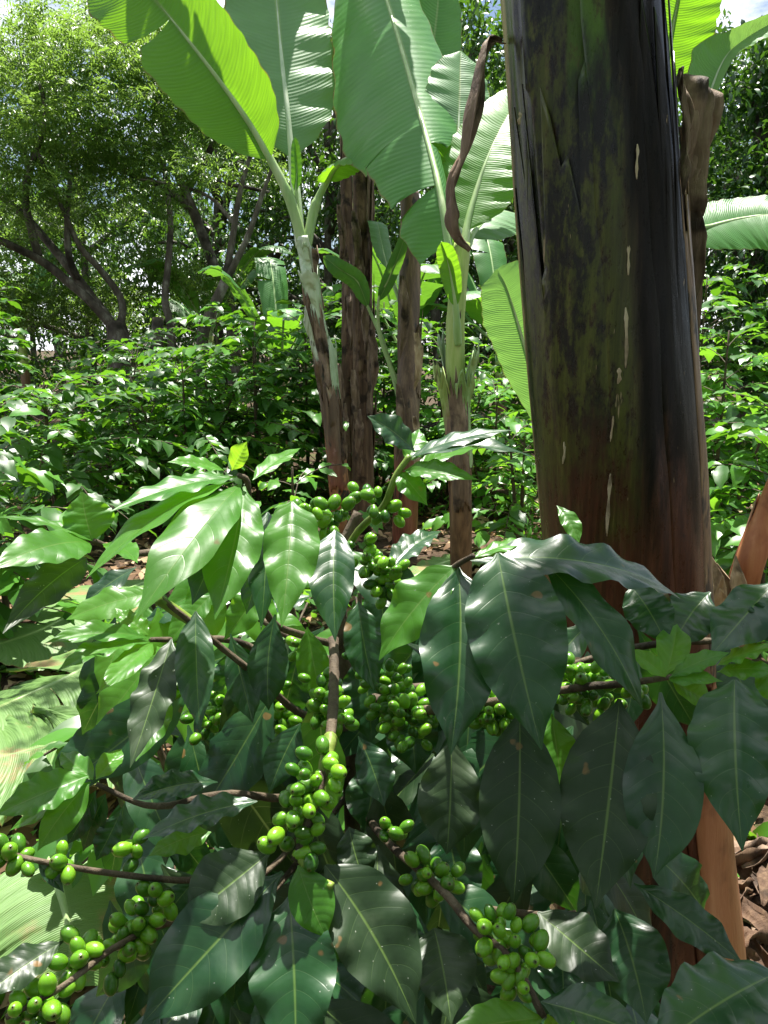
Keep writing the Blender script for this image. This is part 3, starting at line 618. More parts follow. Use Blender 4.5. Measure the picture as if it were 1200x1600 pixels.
banana_leaf(D, [PD(705, 220, 6.2), PD(690, 160, 6.3), PD(672, 120, 6.4), PD(650, 100, 6.6)], .26, 'banana_pale', hint=(-.2, -.7, .6), petiole=[PD(720, 410, 5.5), PD(716, 300, 5.9)], pr=.02, seed=17)
banana_leaf(D, [PD(712, 480, 5.35), PD(704, 430, 5.3), PD(697, 400, 5.25), PD(690, 378, 5.2)], .06, 'banana_back', hint=(0, -1, .1), petiole=[PD(716, 540, 5.42)], pr=.018, seed=19, fold=.6)

# ---- sucker behind the big trunk
eB = GD(905, 3.6); E = thing('banana_plant', 'banana sucker with one tall pale green leaf against the big dark trunk', 'banana plant', (eB.x, eB.y, 0))
stem(E, [eB, P(880, 800, 3.55), P(862, 700, 3.5)], .05, .03, 'petiole')
banana_leaf(E, [P(848, 655, 3.5), P(828, 570, 3.45), P(808, 500, 3.42), P(790, 445, 3.4), P(778, 420, 3.4)], .2, 'banana_soft', hint=(-.35, -.9, .2), petiole=[P(862, 700, 3.5)], pr=.012, pm='petiole', fold=.15, curl=.2, ripple=.01, seed=21,
            wl=[(0, .05), (.2, .12), (.5, .15), (.8, .10), (1, .01)], wr=[(0, .05), (.2, .14), (.5, .17), (.8, .13), (1, .02)])
banana_leaf(E, [P(880, 640, 3.6), P(890, 560, 3.7), P(905, 480, 3.8)], .14, 'banana', hint=(.2, -.9, .2), petiole=[P(862, 710, 3.5)], pr=.016, seed=22)

# ---- plant F : on the right, behind the trunk
fB = GD(1010, 4.2); Ff = thing('banana_plant', 'banana plant behind the big trunk with a half rolled whitish leaf and arching fronds', 'banana plant', (fB.x, fB.y, 0))
stem(Ff, [fB, P(1015, 700, 4.15), P(1020, 420, 4.1)], .11, .08, 'stem_c')
banana_leaf(Ff, [P(1030, 170, 4.0), P(1048, 60, 3.9), P(1068, -40, 3.8), P(1090, -140, 3.7)], .22, 'banana_back', hint=(.1, -.95, -.3), petiole=[P(1020, 430, 4.1), P(1022, 300, 4.1)], pr=.025, seed=31, fold=.2, curl=.2)
banana_leaf(Ff, [P(1078, 260, 3.9), P(1102, 170, 3.8), P(1130, 95, 3.75), P(1165, 60, 3.7), P(1230, 22, 3.6)], .11, 'banana_pale', hint=(-.5, -.8, .3), petiole=[P(1022, 430, 4.1), P(1050, 360, 4.0)], pr=.03, pm='petiole_pale', seed=32, fold=.5, curl=-.3,
            wl=[(0, .02), (.2, .11), (.45, .16), (.62, .08), (1, .03)], wr=[(0, .02), (.3, .05), (.6, .11), (.85, .13), (1, .03)])
banana_leaf(Ff, [P(1070, 368, 3.95), P(1115, 352, 3.95), P(1165, 340, 3.95), P(1220, 336, 3.9), P(1300, 360, 3.85)], .2, 'banana', hint=(-.1, -.75, .7), petiole=[P(1022, 440, 4.1)], pr=.018, seed=33, fold=.12, curl=.4, ripple=.012, wl=[(0, .05), (.1, .16), (.3, .19), (.6, .16), (1, .03)], wr=[(0, .08), (.08, .15), (.3, .21), (.6, .26), (1, .03)])
# orange leaning stem at the right border
oB = G(1140, 985); O_ = thing('banana_plant', 'short orange banana plant stem leaning beside the dry straw coloured leaves', 'banana plant', (oB.x, oB.y, 0))
op = [oB - ZUP * .05, P(1165, 900, 3.85), P(1196, 815, 3.8), P(1222, 750, 3.75)]
stem(O_, op, .075, .062, 'orange_sheath')
sheath(O_, op, .075, .062, 'dry', 190, 260, .0, .3, .004, .0, .05, seed=91); sheath(O_, op, .075, .062, 'stem_c', 200, 330, .2, .8, .008, .01, .05, seed=92)

# ---- generic distant banana plants
def far_banana(px, d, h, nleaf, ln, wd, lab, seed, mat='banana_far'):
    rnd = random.Random(seed); b = GD(px, d); t = b + ZUP * h + Vector((rnd.uniform(-.1, .1), 0, 0)); o = thing('banana_plant', lab, 'banana plant', (b.x, b.y, 0), 'banana plants growing farther back')
    stem(o, [b, b.lerp(t, .5) + Vector((.05, 0, 0)), t], .11, .07, 'stem_d', 12, 14)
    for i in range(nleaf):
        az = 360 * i / nleaf + rnd.uniform(-25, 25); dv = Vector((math.sin(R(az)), math.cos(R(az)), 0)); st = rnd.uniform(.5, 1.4); L_ = ln * rnd.uniform(.8, 1.2)
        pts = [t + dv * (L_ * f / (1 + .5 * st)) + ZUP * (L_ * st * .62 * math.sin(f * (2.5 - st * .5))) for f in (.15, .4, .65, .85, 1.0)]
        banana_leaf(o, pts, wd * rnd.uniform(.85, 1.15), rnd.choice((mat, mat, 'banana')), hint=(-dv.x * .4, -dv.y * .4, 1), petiole=[t - ZUP * .1, t + dv * .06 + ZUP * .12], pr=.022, seed=i + seed, tears=((.35, .6), (.5, .75)), dens=30, nu=4, curl=.6)
far_banana(440, 10.2, 1.15, 7, 1.6, .22, 'bushy banana plant behind the coffee hedge next to the shade trees', 101)
far_banana(340, 13, 1.7, 7, 2.0, .30, 'banana plant deep under the shade tree canopy', 102)
far_banana(620, 11, 1.4, 8, 1.9, .28, 'banana plant behind the row of brown stems', 103)
far_banana(40, 15, 1.8, 7, 2.0, .3, 'banana plant behind the forked shade tree trunk', 104)
far_banana(770, 10.5, 1.5, 7, 1.8, .27, 'banana plant far behind the slim green stemmed one', 105)

# ------------------------------------------------------------------ coffee bushes
def coffee_bush(px, d, h, rad, lab, mat='coffee_bg', seed=0, nst=3, leafL=.145, young=.12, sep=300, dens=1.0, grp='coffee bushes of the plantation'):
    rnd = random.Random(seed); b = GD(px, d); b.z = gz(b.x, b.y) - .02; o = thing('coffee_bush', lab, 'coffee bush', b, grp)
    ms = []
    for s in range(nst):
        a = rnd.uniform(0, 6.28); off = Vector((math.cos(a), math.sin(a), 0)) * rad * .25 * (s > 0); hh = h * rnd.uniform(.6, 1.06) if s else h * .95
        top = off * 2.2 + ZUP * hh; pth = spline([off * .3, off * 1.2 + ZUP * hh * .5, top], 14); tube_o = tube(pth, lambda v: .022 * (1 - .75 * v), 6)
        mesh_obj('stem', tube_o[0], tube_o[1], 'twig', o, tube_o[2])
        nn = int(hh / .085 * dens); bv, bf = [], []
        for i in range(2, nn):
            f = i / nn; c = pth[min(13, int(f * 13))].lerp(pth[min(13, int(f * 13) + 1)], f * 13 - int(f * 13)); az = i * 1.57 * 1.0 + rnd.uniform(-.5, .5) + a
            for q in (0, math.pi):
                dv = Vector((math.cos(az + q), math.sin(az + q), 0)); Lb = rad * interp(f, [(0, .65), (.3, 1), (.6, .92), (.85, .6), (1, .25)]) * rnd.choice((.5, .75, .9, 1.05, 1.2, 1.45))
                up_ = interp(f, [(0, .05), (.6, .35), (1, .9)]) + rnd.uniform(-.15, .3); p0 = c
                bp = [c + dv * (Lb * t) + ZUP * (Lb * (up_ * t - .45 * t * t)) for t in (0, .35, .7, 1)]
                bs = spline(bp, 7); tb = tube(bs, .0035, 4, cap=False); k0 = len(bv); bv += tb[0]; bf += [tuple(x + k0 for x in fc) for fc in tb[1]]
                nl = max(2, int(Lb / .065))
                for kk in range(1, nl + 1):
                    t = kk / nl
                    if t < .25 and rnd.random() < .6: continue
                    tt = t * 6; i0 = min(5, int(tt)); pos = bs[i0].lerp(bs[i0 + 1], tt - i0); td = (bs[i0 + 1] - bs[i0]).normalized(); sd = td.cross(ZUP).normalized()
                    for sg in (-1, 1):
                        if rnd.random() < (.12 if f > .4 else .4): continue
                        ld = (td * rnd.uniform(.35, .9) + sd * sg * rnd.uniform(.6, 1) - ZUP * rnd.uniform(-.05, .65)).normalized()
                        ms.append(leaf_matrix(pos, ld, ZUP + rv(.45), leafL * rnd.uniform(.55, 1.3) * (.75 if t > .9 else 1)))
        mesh_obj('branch', bv, bf, 'twig', o)
    cl = CAM - o.location
    ms.sort(key=lambda m: (m.translation - cl).length - .25 * m.translation.z); front = ms[:int(sep * 1.6)]; rnd.shuffle(front); ind = front[:sep]; rest = front[sep:] + ms[int(sep * 1.6):]
    for m in ind:
        me = bg_leaf_mesh('coffee_bg_young' if rnd.random() < young else mat, rnd.randrange(5)); c = bpy.data.objects.new('leaf', me); COL.objects.link(c); c.parent = o; c.matrix_local = m
    if rest:
        rnd.shuffle(rest); k = int(len(rest) * (1 - young))
        for part, mm in ((rest[:k], mat), (rest[k:], 'coffee_bg_young')):
            if part:
                V, F, U, t = merge(part, TEMPL); f = mesh_obj('foliage', V, F, mm, o, U, t); f['kind'] = 'stuff'
    return o
bushes = [
 (-20, 3.7, 1.30, .55, 'coffee bush with broad lit leaves at the end of the hedge row', 2, .15, .2, .17),
 (75, 6.0, 1.30, .80, 'dense coffee bush beside the open dark gap under the shade tree', 3, .1, .12, .15),
 (165, 7.4, 1.42, .85, 'coffee bush right below the forked shade tree', 3, .1, .12, .15),
 (290, 6.7, 1.52, .85, 'rounded coffee bush with sunlit top in front of the cut post', 4, .1, .3, .15),
 (400, 6.9, 1.72, .85, 'coffee bush between the cut post and the pale leaning stem', 3, .1, .2, .15),
 (480, 7.6, 2.05, .75, 'tall coffee bush just behind the pale leaning stem', 3, .1, .2, .15),
 (-60, 8.2, 2.15, .9, 'tall coffee bush in front of the shade tree limbs', 3, .1, .12, .15),
 (215, 9.3, 1.6, .9, 'coffee bush in the back row by the shade tree foot', 3, .1, .12, .15),
 (345, 9.4, 2.1, .9, 'coffee bush in the back row under the far banana plants', 3, .1, .15, .15),
 (600, 8.3, 2.1, .8, 'shaded coffee bush behind the brown banana stems', 3, .1, .1, .15),
 (690, 7.6, 1.8, .8, 'coffee bush filling the gap between the brown and the green stem', 3, .1, .12, .15),
 (775, 7.0, 1.30, .7, 'bright young coffee bush right of the slim green stem', 3, .1, .55, .14),
 (820, 5.6, .95, .5, 'low light green coffee bush at the foot of the pale sucker leaf', 2, .1, .6, .14),
 (840, 8.8, 1.9, .8, 'tall coffee bush behind the pale sucker leaf', 3, .1, .15, .15),
 (1125, 5.2, 1.7, .6, 'backlit coffee bush close to the dry flap of the big trunk', 3, .1, .55, .15),
 (1215, 4.1, 1.35, .55, 'backlit coffee bush above the orange leaning stem', 2, .1, .45, .15),
 (1085, 6.6, 2.2, .8, 'coffee bush deep in the shade right of the big trunk', 3, .1, .2, .15),
 (1210, 6.4, 2.2, .8, 'coffee bush below the dark glossy tree', 3, .1, .3, .15),
 (455, 4.3, .92, .36, 'small bright coffee seedling at the rust coloured stem foot', 1, .1, .7, .13),
 (395, 3.9, .75, .34, 'low coffee seedling left of the rust coloured stem foot', 1, .1, .5, .13),
]
for i, (px, d, h, r_, lab, nst, _, yg, ll) in enumerate(bushes):
    coffee_bush(px, d, h, r_, lab, seed=200 + i, nst=nst, young=min(.8, yg * 1.5), leafL=ll * 1.15, sep=240, dens=.82)

# ------------------------------------------------------------------ trees
def crown(parent, blobs, nper, size, mat, name='crown', droop=.5, pinn=0, seed=0, tm=None):
    rnd = random.Random(seed); ms = []
    for (c, rx, rz) in blobs:
        c = Vector(c) - parent.location; rz = rz * (.55 if pinn else 1); k = max(5, int(nper * (rx * rx * 1.7 + rx * rz)))
        # a few twig centres give light and dark clumps
        tw = []
        for _ in range(max(4, k // 34)):
            d = rv().normalized() * (rnd.random() ** .45); tw.append(c + Vector((d.x * rx, d.y * rx, d.z * rz)))
        for t in tw:
            for _ in range(34 if not pinn else 34 // pinn + 1):
                q = t + rv(.16 + .08 * rx); ld = (rv(1) + Vector((0, 0, -droop))).normalized(); nn = ZUP + rv(.5)
                if not pinn: ms.append(leaf_matrix(q, ld, nn, size * rnd.uniform(.7, 1.3)))
                else:
                    ax = (rv(1) * Vector((1, 1, .35)) if False else Vector((rnd.uniform(-1, 1), rnd.uniform(-1, 1), rnd.uniform(-.6, .25)))).normalized(); sd = ax.cross(ZUP).normalized()
                    for i in range(pinn):
                        f = (i // 2 + .6) / (pinn / 2); sg = 1 if i % 2 else -1
                        pd = (sd * sg * 1.0 + ax * .55 - ZUP * rnd.uniform(.15, .75)).normalized()
                        ms.append(leaf_matrix(q + ax * (size * 1.9 * f) - ZUP * (size * .5 * f * f), pd, nn, size * rnd.uniform(.75, 1.2), .75))
    V, F, U, t = merge(ms, tm or (TLEAF if pinn else TSMALL)); o = mesh_obj(name, V, F, mat, parent, U, t); o['kind'] = 'stuff'
    return o
def limb(parent, pts, r0, r1, name='limb', mat='bark_tree', seg=9, n=26, jit=.18): return tube_obj(name, spline(pts, n), lambda v: r0 + (r1 - r0) * v, mat, parent, seg, jit=jit)

# forked shade tree on the left
tb = GD(195, 11.2); T1 = thing('shade_tree', 'forked shade tree with lichen grey limbs spreading low over the coffee', 'tree', (tb.x, tb.y, 0), 'feathery shade trees')
limb(T1, [tb - ZUP * .1, P(190, 560, 11.2), P(180, 505, 11.2)], .19, .15, 'trunk')
limb(T1, [P(185, 520, 11.2), P(140, 470, 11.0), P(75, 415, 10.8), P(20, 385, 10.6), P(-60, 350, 10.4)], .075, .045)
limb(T1, [P(182, 515, 11.2), P(125, 440, 11.3), P(55, 355, 11.4), P(5, 310, 11.5), P(-70, 260, 11.7)], .075, .04)
limb(T1, [P(188, 515, 11.2), P(190, 470, 11.2), P(160, 425, 11.0), P(125, 385, 10.8), P(95, 320, 10.6), P(60, 240, 10.4)], .062, .025)
limb(T1, [P(120, 435, 11.2), P(108, 400, 11.0), P(105, 350, 10.9), P(110, 270, 10.8)], .06, .03)
limb(T1, [P(60, 400, 10.8), P(40, 300, 10.6), P(70, 190, 10.4), P(60, 120, 10.4)], .06, .02)
blobs = []
rnd = random.Random(5)
for (px, py, d, rx, rz) in ((30, 230, 10.4, 1.0, .45), (110, 190, 10.2, .9, .4), (200, 170, 10.4, .8, .4), (60, 290, 10.2, .8, .35), (-40, 330, 10.0, .8, .4), (150, 120, 10.8, .9, .4), (60, 140, 11.0, .9, .4), (-20, 180, 10.8, .9, .4), (240, 110, 11.2, .8, .4), (90, 385, 12.4, .7, .3), (30, 440, 12.6, .7, .28), (160, 320, 12.6, .8, .3), (-30, 420, 12.2, .7, .3), (220, 230, 11.0, .7, .35), (130, 440, 12.6, .6, .3), (300, 180, 11.4, .7, .3), (20, 340, 12.4, .7, .3), (100, 250, 11.5, 1.0, .4), (0, 100, 11.5, 1.0, .4), (180, 230, 11.6, .8, .35), (-60, 250, 11, 1.0, .4), (220, 60, 11.8, .9, .35), (60, 480, 12.5, 1.0, .4), (160, 480, 13, 1.0, .4), (-40, 480, 12, 1.0, .4), (170, 90, 10.4, .9, .35), (280, 140, 10.8, .8, .3), (30, 60, 10.6, .9, .35), (-30, 120, 10, .9, .35), (110, 20, 11, .9, .35), (250, 30, 11, .9, .35), (80, 340, 12.8, 1.0, .4)):
    blobs.append((P(px, py, d), rx, rz))
blobs += [(Vector(c), .62, .3) for c in ((-4.2, 8.6, 5.6), (-3.1, 9.0, 5.7), (-2.2, 8.7, 5.6), (-1.3, 9.1, 5.9), (-3.4, 7.7, 5.3), (-.5, 9.2, 6.1))]  # unseen forward clumps added above the view to dapple the hedge
limb(T1, [P(-70, 260, 11.7), Vector((-5.6, 10.2, 5.4)), Vector((-4.4, 9.3, 5.9)), Vector((-3.2, 8.4, 5.8))], .05, .015)
limb(T1, [Vector((-4.4, 9.3, 5.9)), Vector((-2.2, 9.1, 5.9)), Vector((-.6, 9.2, 6.0))], .04, .015)
crown(T1, blobs, 1050, .100, 'inga', pinn=8, seed=3)
# leaning dark tree + thin V tree
tb = GD(365, 12.6); T2 = thing('shade_tree', 'shade tree with a dark trunk slanting left behind the cut post', 'tree', (tb.x, tb.y, 0), 'feathery shade trees')
limb(T2, [tb - ZUP * .1, P(362, 500, 12.6), P(330, 405, 12.5), P(300, 325, 12.4), P(270, 250, 12.2), P(245, 160, 12.0)], .115, .05, 'trunk')
limb(T2, [P(300, 325, 12.4), P(250, 290, 12.2), P(200, 270, 12.0), P(150, 240, 11.8)], .07, .03)
limb(T2, [P(290, 300, 12.4), P(330, 230, 12.4), P(350, 150, 12.3)], .07, .03)
limb(T2, [P(280, 275, 12.3), P(370, 290, 12.0), P(420, 300, 11.8)], .04, .02)
crown(T2, [(P(px, py, d), rx, rz) for (px, py, d, rx, rz) in ((270, 200, 12.2, .8, .35), (350, 190, 12.5, .8, .35), (330, 130, 12.2, .8, .4), (200, 60, 12.4, .9, .4), (300, 60, 12.6, .8, .4), (250, 300, 12.2, .6, .25), (390, 270, 12.4, .6, .3), (340, 40, 12.8, .8, .4), (180, 260, 12.2, .7, .25), (130, 50, 12.8, .8, .4))], 1100, .100, 'inga', pinn=8, seed=4)
tb = GD(318, 10.2); T3 = thing('shade_tree', 'slender shade tree forking in a narrow V beside the cut post', 'tree', (tb.x, tb.y, 0), 'feathery shade trees')
limb(T3, [tb - ZUP * .1, P(316, 540, 10.2), P(330, 490, 10.2), P(352, 440, 10.2)], .085, .07, 'trunk')
limb(T3, [P(350, 445, 10.2), P(362, 380, 10.2), P(375, 300, 10.1), P(392, 240, 10.0)], .055, .025)
limb(T3, [P(350, 445, 10.2), P(385, 375, 10.1), P(408, 310, 10.0), P(430, 250, 9.9)], .05, .02)
limb(T3, [P(366, 350, 10.2), P(330, 310, 10.3), P(280, 290, 10.4), P(220, 280, 10.4)], .03, .012)
crown(T3, [(P(px, py, d), rx, rz) for (px, py, d, rx, rz) in ((330, 260, 10.2, .5, .22), (280, 260, 10.4, .5, .2), (390, 220, 10.4, .5, .25), (240, 320, 10.6, .45, .2), (320, 440, 11.5, .6, .3), (270, 420, 11.8, .6, .3))], 1000, .095, 'inga', pinn=8, seed=6)
tb = GD(262, 11.0); T4 = thing('shade_tree', 'thin pale upright trunk between the forked tree and the cut post', 'tree', (tb.x, tb.y, 0), 'feathery shade trees')
limb(T4, [tb - ZUP * .1, P(268, 530, 11), P(258, 470, 11), P(264, 400, 11), P(266, 340, 11), P(255, 250, 11.2)], .065, .035, 'trunk')
crown(T4, [(P(px, py, d), rx, rz) for (px, py, d, rx, rz) in ((255, 240, 11.2, .6, .25), (215, 390, 11.8, .6, .25), (230, 450, 12, .6, .3))], 1000, .095, 'inga', pinn=8, seed=7)
tb = Vector((-3.6, 3.5, 0)); T5 = thing('shade_tree', 'added unseen shade tree whose limb dapples the cut leaves', 'tree', (tb.x, tb.y, 0), 'feathery shade trees')  # tree added out of view so its limb casts dapples on the cut leaves
limb(T5, [tb - ZUP * .1, tb + Vector((.1, .1, 1.8)), tb + Vector((.5, .2, 3.2)), tb + Vector((.6, .3, 4.4))], .12, .06, 'trunk')
limb(T5, [tb + Vector((.5, .2, 3.1)), Vector((-2.2, 4.0, 3.9)), Vector((-1.0, 4.3, 4.1))], .05, .02)
crown(T5, [((-2.2, 4.1, 4.0), .55, .3), ((-1.5, 4.3, 4.1), .5, .3), ((-.9, 4.4, 4.2), .4, .25), ((-2.9, 3.9, 4.4), .7, .4), ((-1.7, 3.9, 4.0), .5, .3)], 420, .10, 'inga', pinn=8, seed=12)
pb = GD(247, 9.9); po = thing('cut_post', 'short cut tree post standing among the coffee bushes', 'post', (pb.x, pb.y, 0))
limb(po, [pb - ZUP * .1, P(246, 560, 9.9), P(247, 497, 9.9)], .075, .070, 'post')

def far_tree(px, d, h, cw, lab, mat, seed, size=.13, nper=150, lowest=.3, ch=None):
    rnd = random.Random(seed); b = GD(px, d); o = thing('tree', lab, 'tree', (b.x, b.y, 0), 'trees closing off the view'); top = b + ZUP * h
    limb(o, [b - ZUP * .2, b + ZUP * h * .4 + Vector((rnd.uniform(-.3, .3), 0, 0)), b + ZUP * h * .8], .018 * h, .008 * h, 'trunk', n=12)
    bl = []
    for i in range(15):
        f = lowest + (1 - lowest) * (i / 14) + rnd.uniform(-.05, .05); a = i * 2.4; rr = cw * interp(f, [(0, .6), (.5, .8), (.8, .6), (1, .15)])
        c = b + Vector((math.cos(a) * rr, math.sin(a) * rr * .8, h * f)); bl.append((c, cw * rnd.uniform(.38, .55), cw * rnd.uniform(.25, .4)))
        limb(o, [b + ZUP * h * min(.78, f * .8), (b + ZUP * h * f).lerp(c, .6), c], .012 * h, .004 * h, 'branch', n=8, seg=6)
    crown(o, bl, nper * 1.9, size, mat, seed=seed)
    return o
for i, a in enumerate(((1155, 12, 5.6, 1.9, 'dark glossy tree rising above the right hand coffee bushes', 'dark_leaf', .15, 230, .18), (1290, 11, 5.0, 1.8, 'dark tree at the edge beyond the arching banana frond', 'dark_leaf', .15, 210, .2),
        (1050, 17, 7.5, 2.6, 'tall broad tree behind the big trunk', 'far_leaf', .16, 130, .15), (800, 16, 6.6, 2.3, 'tree behind the slim green stemmed banana plant', 'far_leaf', .16, 130, .12), (620, 18, 8.4, 2.8, 'tall tree behind the cluster of banana leaves', 'far_leaf', .17, 110, .1),
        (440, 19, 6.4, 2.6, 'tree behind the far banana plants under the sky gap', 'far_leaf', .17, 100, .1), (250, 24, 5.6, 2.6, 'low distant tree seen under the shade canopy', 'far_leaf', .19, 80, .08), (60, 20, 5.2, 2.6, 'distant tree behind the forked shade trunk', 'far_leaf', .19, 90, .1), (-140, 16, 5.8, 2.4, 'tree beyond the left end of the hedge', 'far_leaf', .17, 110, .1), (110, 27, 11.5, 2.2, 'tall thin distant tree against the white cloud', 'far_leaf', .2, 46, .35), (330, 30, 11, 3.0, 'pale distant tree crown between the banana leaves', 'far_leaf', .22, 60, .2),
        (940, 21, 9.0, 3.0, 'high tree mostly hidden by the big dark trunk', 'far_leaf', .18, 90, .15), (1250, 20, 8.6, 2.8, 'high tree over the dark glossy one', 'far_leaf', .18, 80, .2), (150, 17, 6.6, 2.8, 'leafy tree filling the gaps behind the forked shade tree', 'far_leaf', .16, 70, .08), (360, 17, 6.8, 2.6, 'leafy tree behind the slanting dark trunk', 'far_leaf', .16, 75, .05), (520, 15, 6.4, 2.2, 'leafy tree directly behind the pale leaning stem', 'far_leaf', .15, 130, .1), (700, 14, 6.4, 2.2, 'leafy tree between the green stem and the big trunk', 'far_leaf', .15, 130, .1))):
    far_tree(a[0], a[1], a[2], a[3], a[4], a[5], 300 + i, a[6], a[7], a[8])

# ------------------------------------------------------------------ ground litter and cut banana leaves
def ground_leaf(pts, w, lab, mat='banana_cut', seed=0, lift=.06, tears=((), ()), ripple=.06, **k):
    wp = [G(x, y, lift + dz) for (x, y, dz) in pts]; c = wp[0]
    o = thing('fallen_banana_leaf', lab, 'banana leaf', (c.x, c.y, 0)); banana_leaf(o, wp, w, mat, hint=(0, 0, 1), pr=.014, seed=seed, tears=tears, fold=.05, curl=.25, ripple=ripple, name='blade', **k)
    return o
ground_leaf([(75, 1330, .18), (90, 1380, .16), (103, 1430, .12), (112, 1490, .06), (118, 1545, .0)], .22, 'smooth pale green banana leaf with white midrib lying below the berry twig', seed=1, ripple=.015, wl=[(0, .15), (.3, .26), (.6, .24), (1, .05)], wr=[(0, .15), (.3, .22), (.6, .18), (1, .05)])
ground_leaf([(240, 905, .1), (140, 945, .12), (60, 985, .1), (-30, 1015, .1)], .33, 'cut banana leaf lying flat in dappled light next to the seedlings', seed=2, tears=((.45,), (.6,)), ripple=.03)
ground_leaf([(215, 1000, .10), (120, 1050, .14), (30, 1090, .12), (-60, 1130, .1)], .31, 'cut banana leaf with brown blotches and many small shadows', seed=3, tears=((.5,), (.35, .7)), ripple=.04)
ground_leaf([(210, 1120, .1), (120, 1150, .12), (30, 1175, .1), (-60, 1190, .1)], .30, 'torn banana leaf strips half browned on the ground', seed=4, tears=((.3, .6), (.45,)), ripple=.05)
ground_leaf([(640, 905, .0), (690, 880, .02), (740, 870, .02), (800, 872, .0)], .16, 'pale banana leaf lying among dry litter at the stem feet', seed=5)
# straw coloured dry leaves at the right
for i, (x0, y0, x1, y1, w_) in enumerate(((1120, 960, 1108, 862, .09), (1135, 965, 1150, 868, .10), (1110, 930, 1165, 900, .08), (1150, 950, 1120, 880, .09), (1105, 905, 1140, 985, .09), (1160, 1000, 1125, 920, .09), (1098, 950, 1130, 900, .08))):
    a = G(x0, y0 + 60, .01); b = P(x1, y1, (a - CAM).dot(FW) - .04 * i); o = ribbon(None, [a, a.lerp(b, .5) + Vector((.02, -.03, .04)), b], [(0, .01), (.3, w_), (.7, w_ * .8), (1, .005)], 'dry_pale', crumple=.7, twist=.8, name='dry_banana_leaf', n=24, nu=5, seed=20 + i)
    tag(o, 'curled straw coloured dry leaf in the heap beside the orange stem', 'dry leaf', 'heap of dry leaves by the orange stem')
# fibrous heap at the trunk foot (right edge)
for i in range(30):
    px = random.uniform(1140, 1240); py = random.uniform(1330, 1530); a = G(px, py, .03 + .03 * (i % 4)); an = random.uniform(0, 3.14); dv = Vector((math.cos(an), math.sin(an), random.uniform(-.1, .3))) * random.uniform(.08, .2)
    o = ribbon(None, [a - dv * .8, a + ZUP * .03, a + dv * .8], [(0, .01), (.3, .05), (.7, .04), (1, .008)], random.choice(('dry', 'stem_fibre', 'stem_fibre')), hint=(0, 0, 1), crumple=.8, twist=1.0, name='dry_sheath_scrap', n=20, nu=5, seed=50 + i)
    tag(o, 'dark brown scrap of dry sheath beside the orange trunk foot', 'dry sheath', 'dry sheath scraps at the trunk foot')
def litter():
    ms = []
    for i in range(9000):
        y = random.uniform(.6, 10); x = random.uniform(-.62 * y - .6, .62 * y + .6); z = gz(x, y) + random.uniform(.004, .03); a = random.uniform(0, 6.28)
        ms.append(leaf_matrix(Vector((x, y, z)), Vector((math.cos(a), math.sin(a), random.uniform(-.15, .35))), ZUP + rv(.4), random.uniform(.05, .13)))
    V, F, U, t = merge(ms, TEMPL); o = mesh_obj('leaf_litter', V, F, M['litter'], None, U, t); tag(o, 'brown and straw coloured dead leaves strewn over the soil', 'leaf litter', None, 'stuff')
    ms = []
    for i in range(9000):
        y = random.uniform(1.2, 9); x = random.uniform(-.62 * y - .6, .62 * y + .6)
        if noise.noise(Vector((x * .9, y * .9, 1))) < .02: continue
        a = random.uniform(0, 6.28); ms.append(leaf_matrix(Vector((x, y, gz(x, y))), Vector((math.cos(a), math.sin(a), random.uniform(.4, 1.6))), ZUP + rv(.6), random.uniform(.05, .13), .8))
    V, F, U, t = merge(ms, TSMALL); o = mesh_obj('ground_weeds', V, F, M['coffee_bg_young'], None, U, t); tag(o, 'low green weeds sprouting between the dead leaves', 'weeds', None, 'stuff')
def m_litter():
    k = NT('dead_leaf'); r = k.rand(); b = k.ramp(r, [(0, (.06, .035, .02)), (.4, (.15, .085, .045)), (.7, (.30, .20, .11)), (1, (.45, .34, .21))]); return k.leafy(b, (.25, .13, .04), .15, .7, None, .2)
M['litter'] = m_litter(); litter()

# ------------------------------------------------------------------ the coffee plant in the foreground
fb = Vector((-.02, .74, 0)); FP = thing('coffee_plant', 'coffee plant with big glossy leaves and clusters of green berries', 'coffee plant', fb)
limb(FP, [fb - ZUP * .03, fb + Vector((.0, -.02, .5)), P(545, 1160, .76), P(535, 1000, .74), P(530, 880, .74), P(560, 800, .74)], .010, .005, 'stem', 'twig', 10, 40, .1)
def branch(pts, r0=.0036, r1=.0018, mat='twig', name='branch'): return limb(FP, [P(*p) for p in pts], r0, r1, name, mat, 8, 24, .25)
branch([(535, 1010, .74), (480, 995, .68), (420, 965, .62), (390, 860, .58), (388, 760, .56), (372, 742, .55)])
branch([(548, 1140, .75), (470, 1115, .66), (400, 1055, .60), (350, 1015, .58), (290, 965, .56), (250, 935, .55)])
branch([(540, 1000, .74), (600, 985, .66), (660, 940, .60), (705, 890, .55), (740, 868, .53)])
branch([(521, 1000, .60), (522, 1050, .56), (520, 1110, .52), (512, 1175, .49), (490, 1260, .47), (462, 1345, .46)], .0042, .0028)
branch([(545, 1160, .76), (470, 1240, .62), (350, 1240, .56), (240, 1260, .54), (150, 1225, .53)])
branch([(545, 1200, .76), (420, 1360, .60), (300, 1375, .50), (180, 1365, .47), (60, 1345, .46), (-40, 1320, .46)], .0024, .0015)
branch([(545, 1240, .76), (400, 1420, .58), (270, 1440, .50), (180, 1480, .45), (100, 1540, .42), (10, 1590, .41)], .0026, .0015)
branch([(550, 1240, .76), (600, 1310, .58), (690, 1390, .50), (740, 1450, .47), (800, 1500, .455), (850, 1590, .44)], .0032, .0022)
branch([(548, 1080, .75), (660, 1110, .64), (780, 1095, .60), (900, 1075, .58), (1000, 1065, .56), (1060, 1055, .55)], .0045, .002)
branch([(530, 880, .74), (560, 830, .66), (600, 790, .62), (618, 745, .61), (640, 712, .61)], .0035, .0022, 'twig_green')
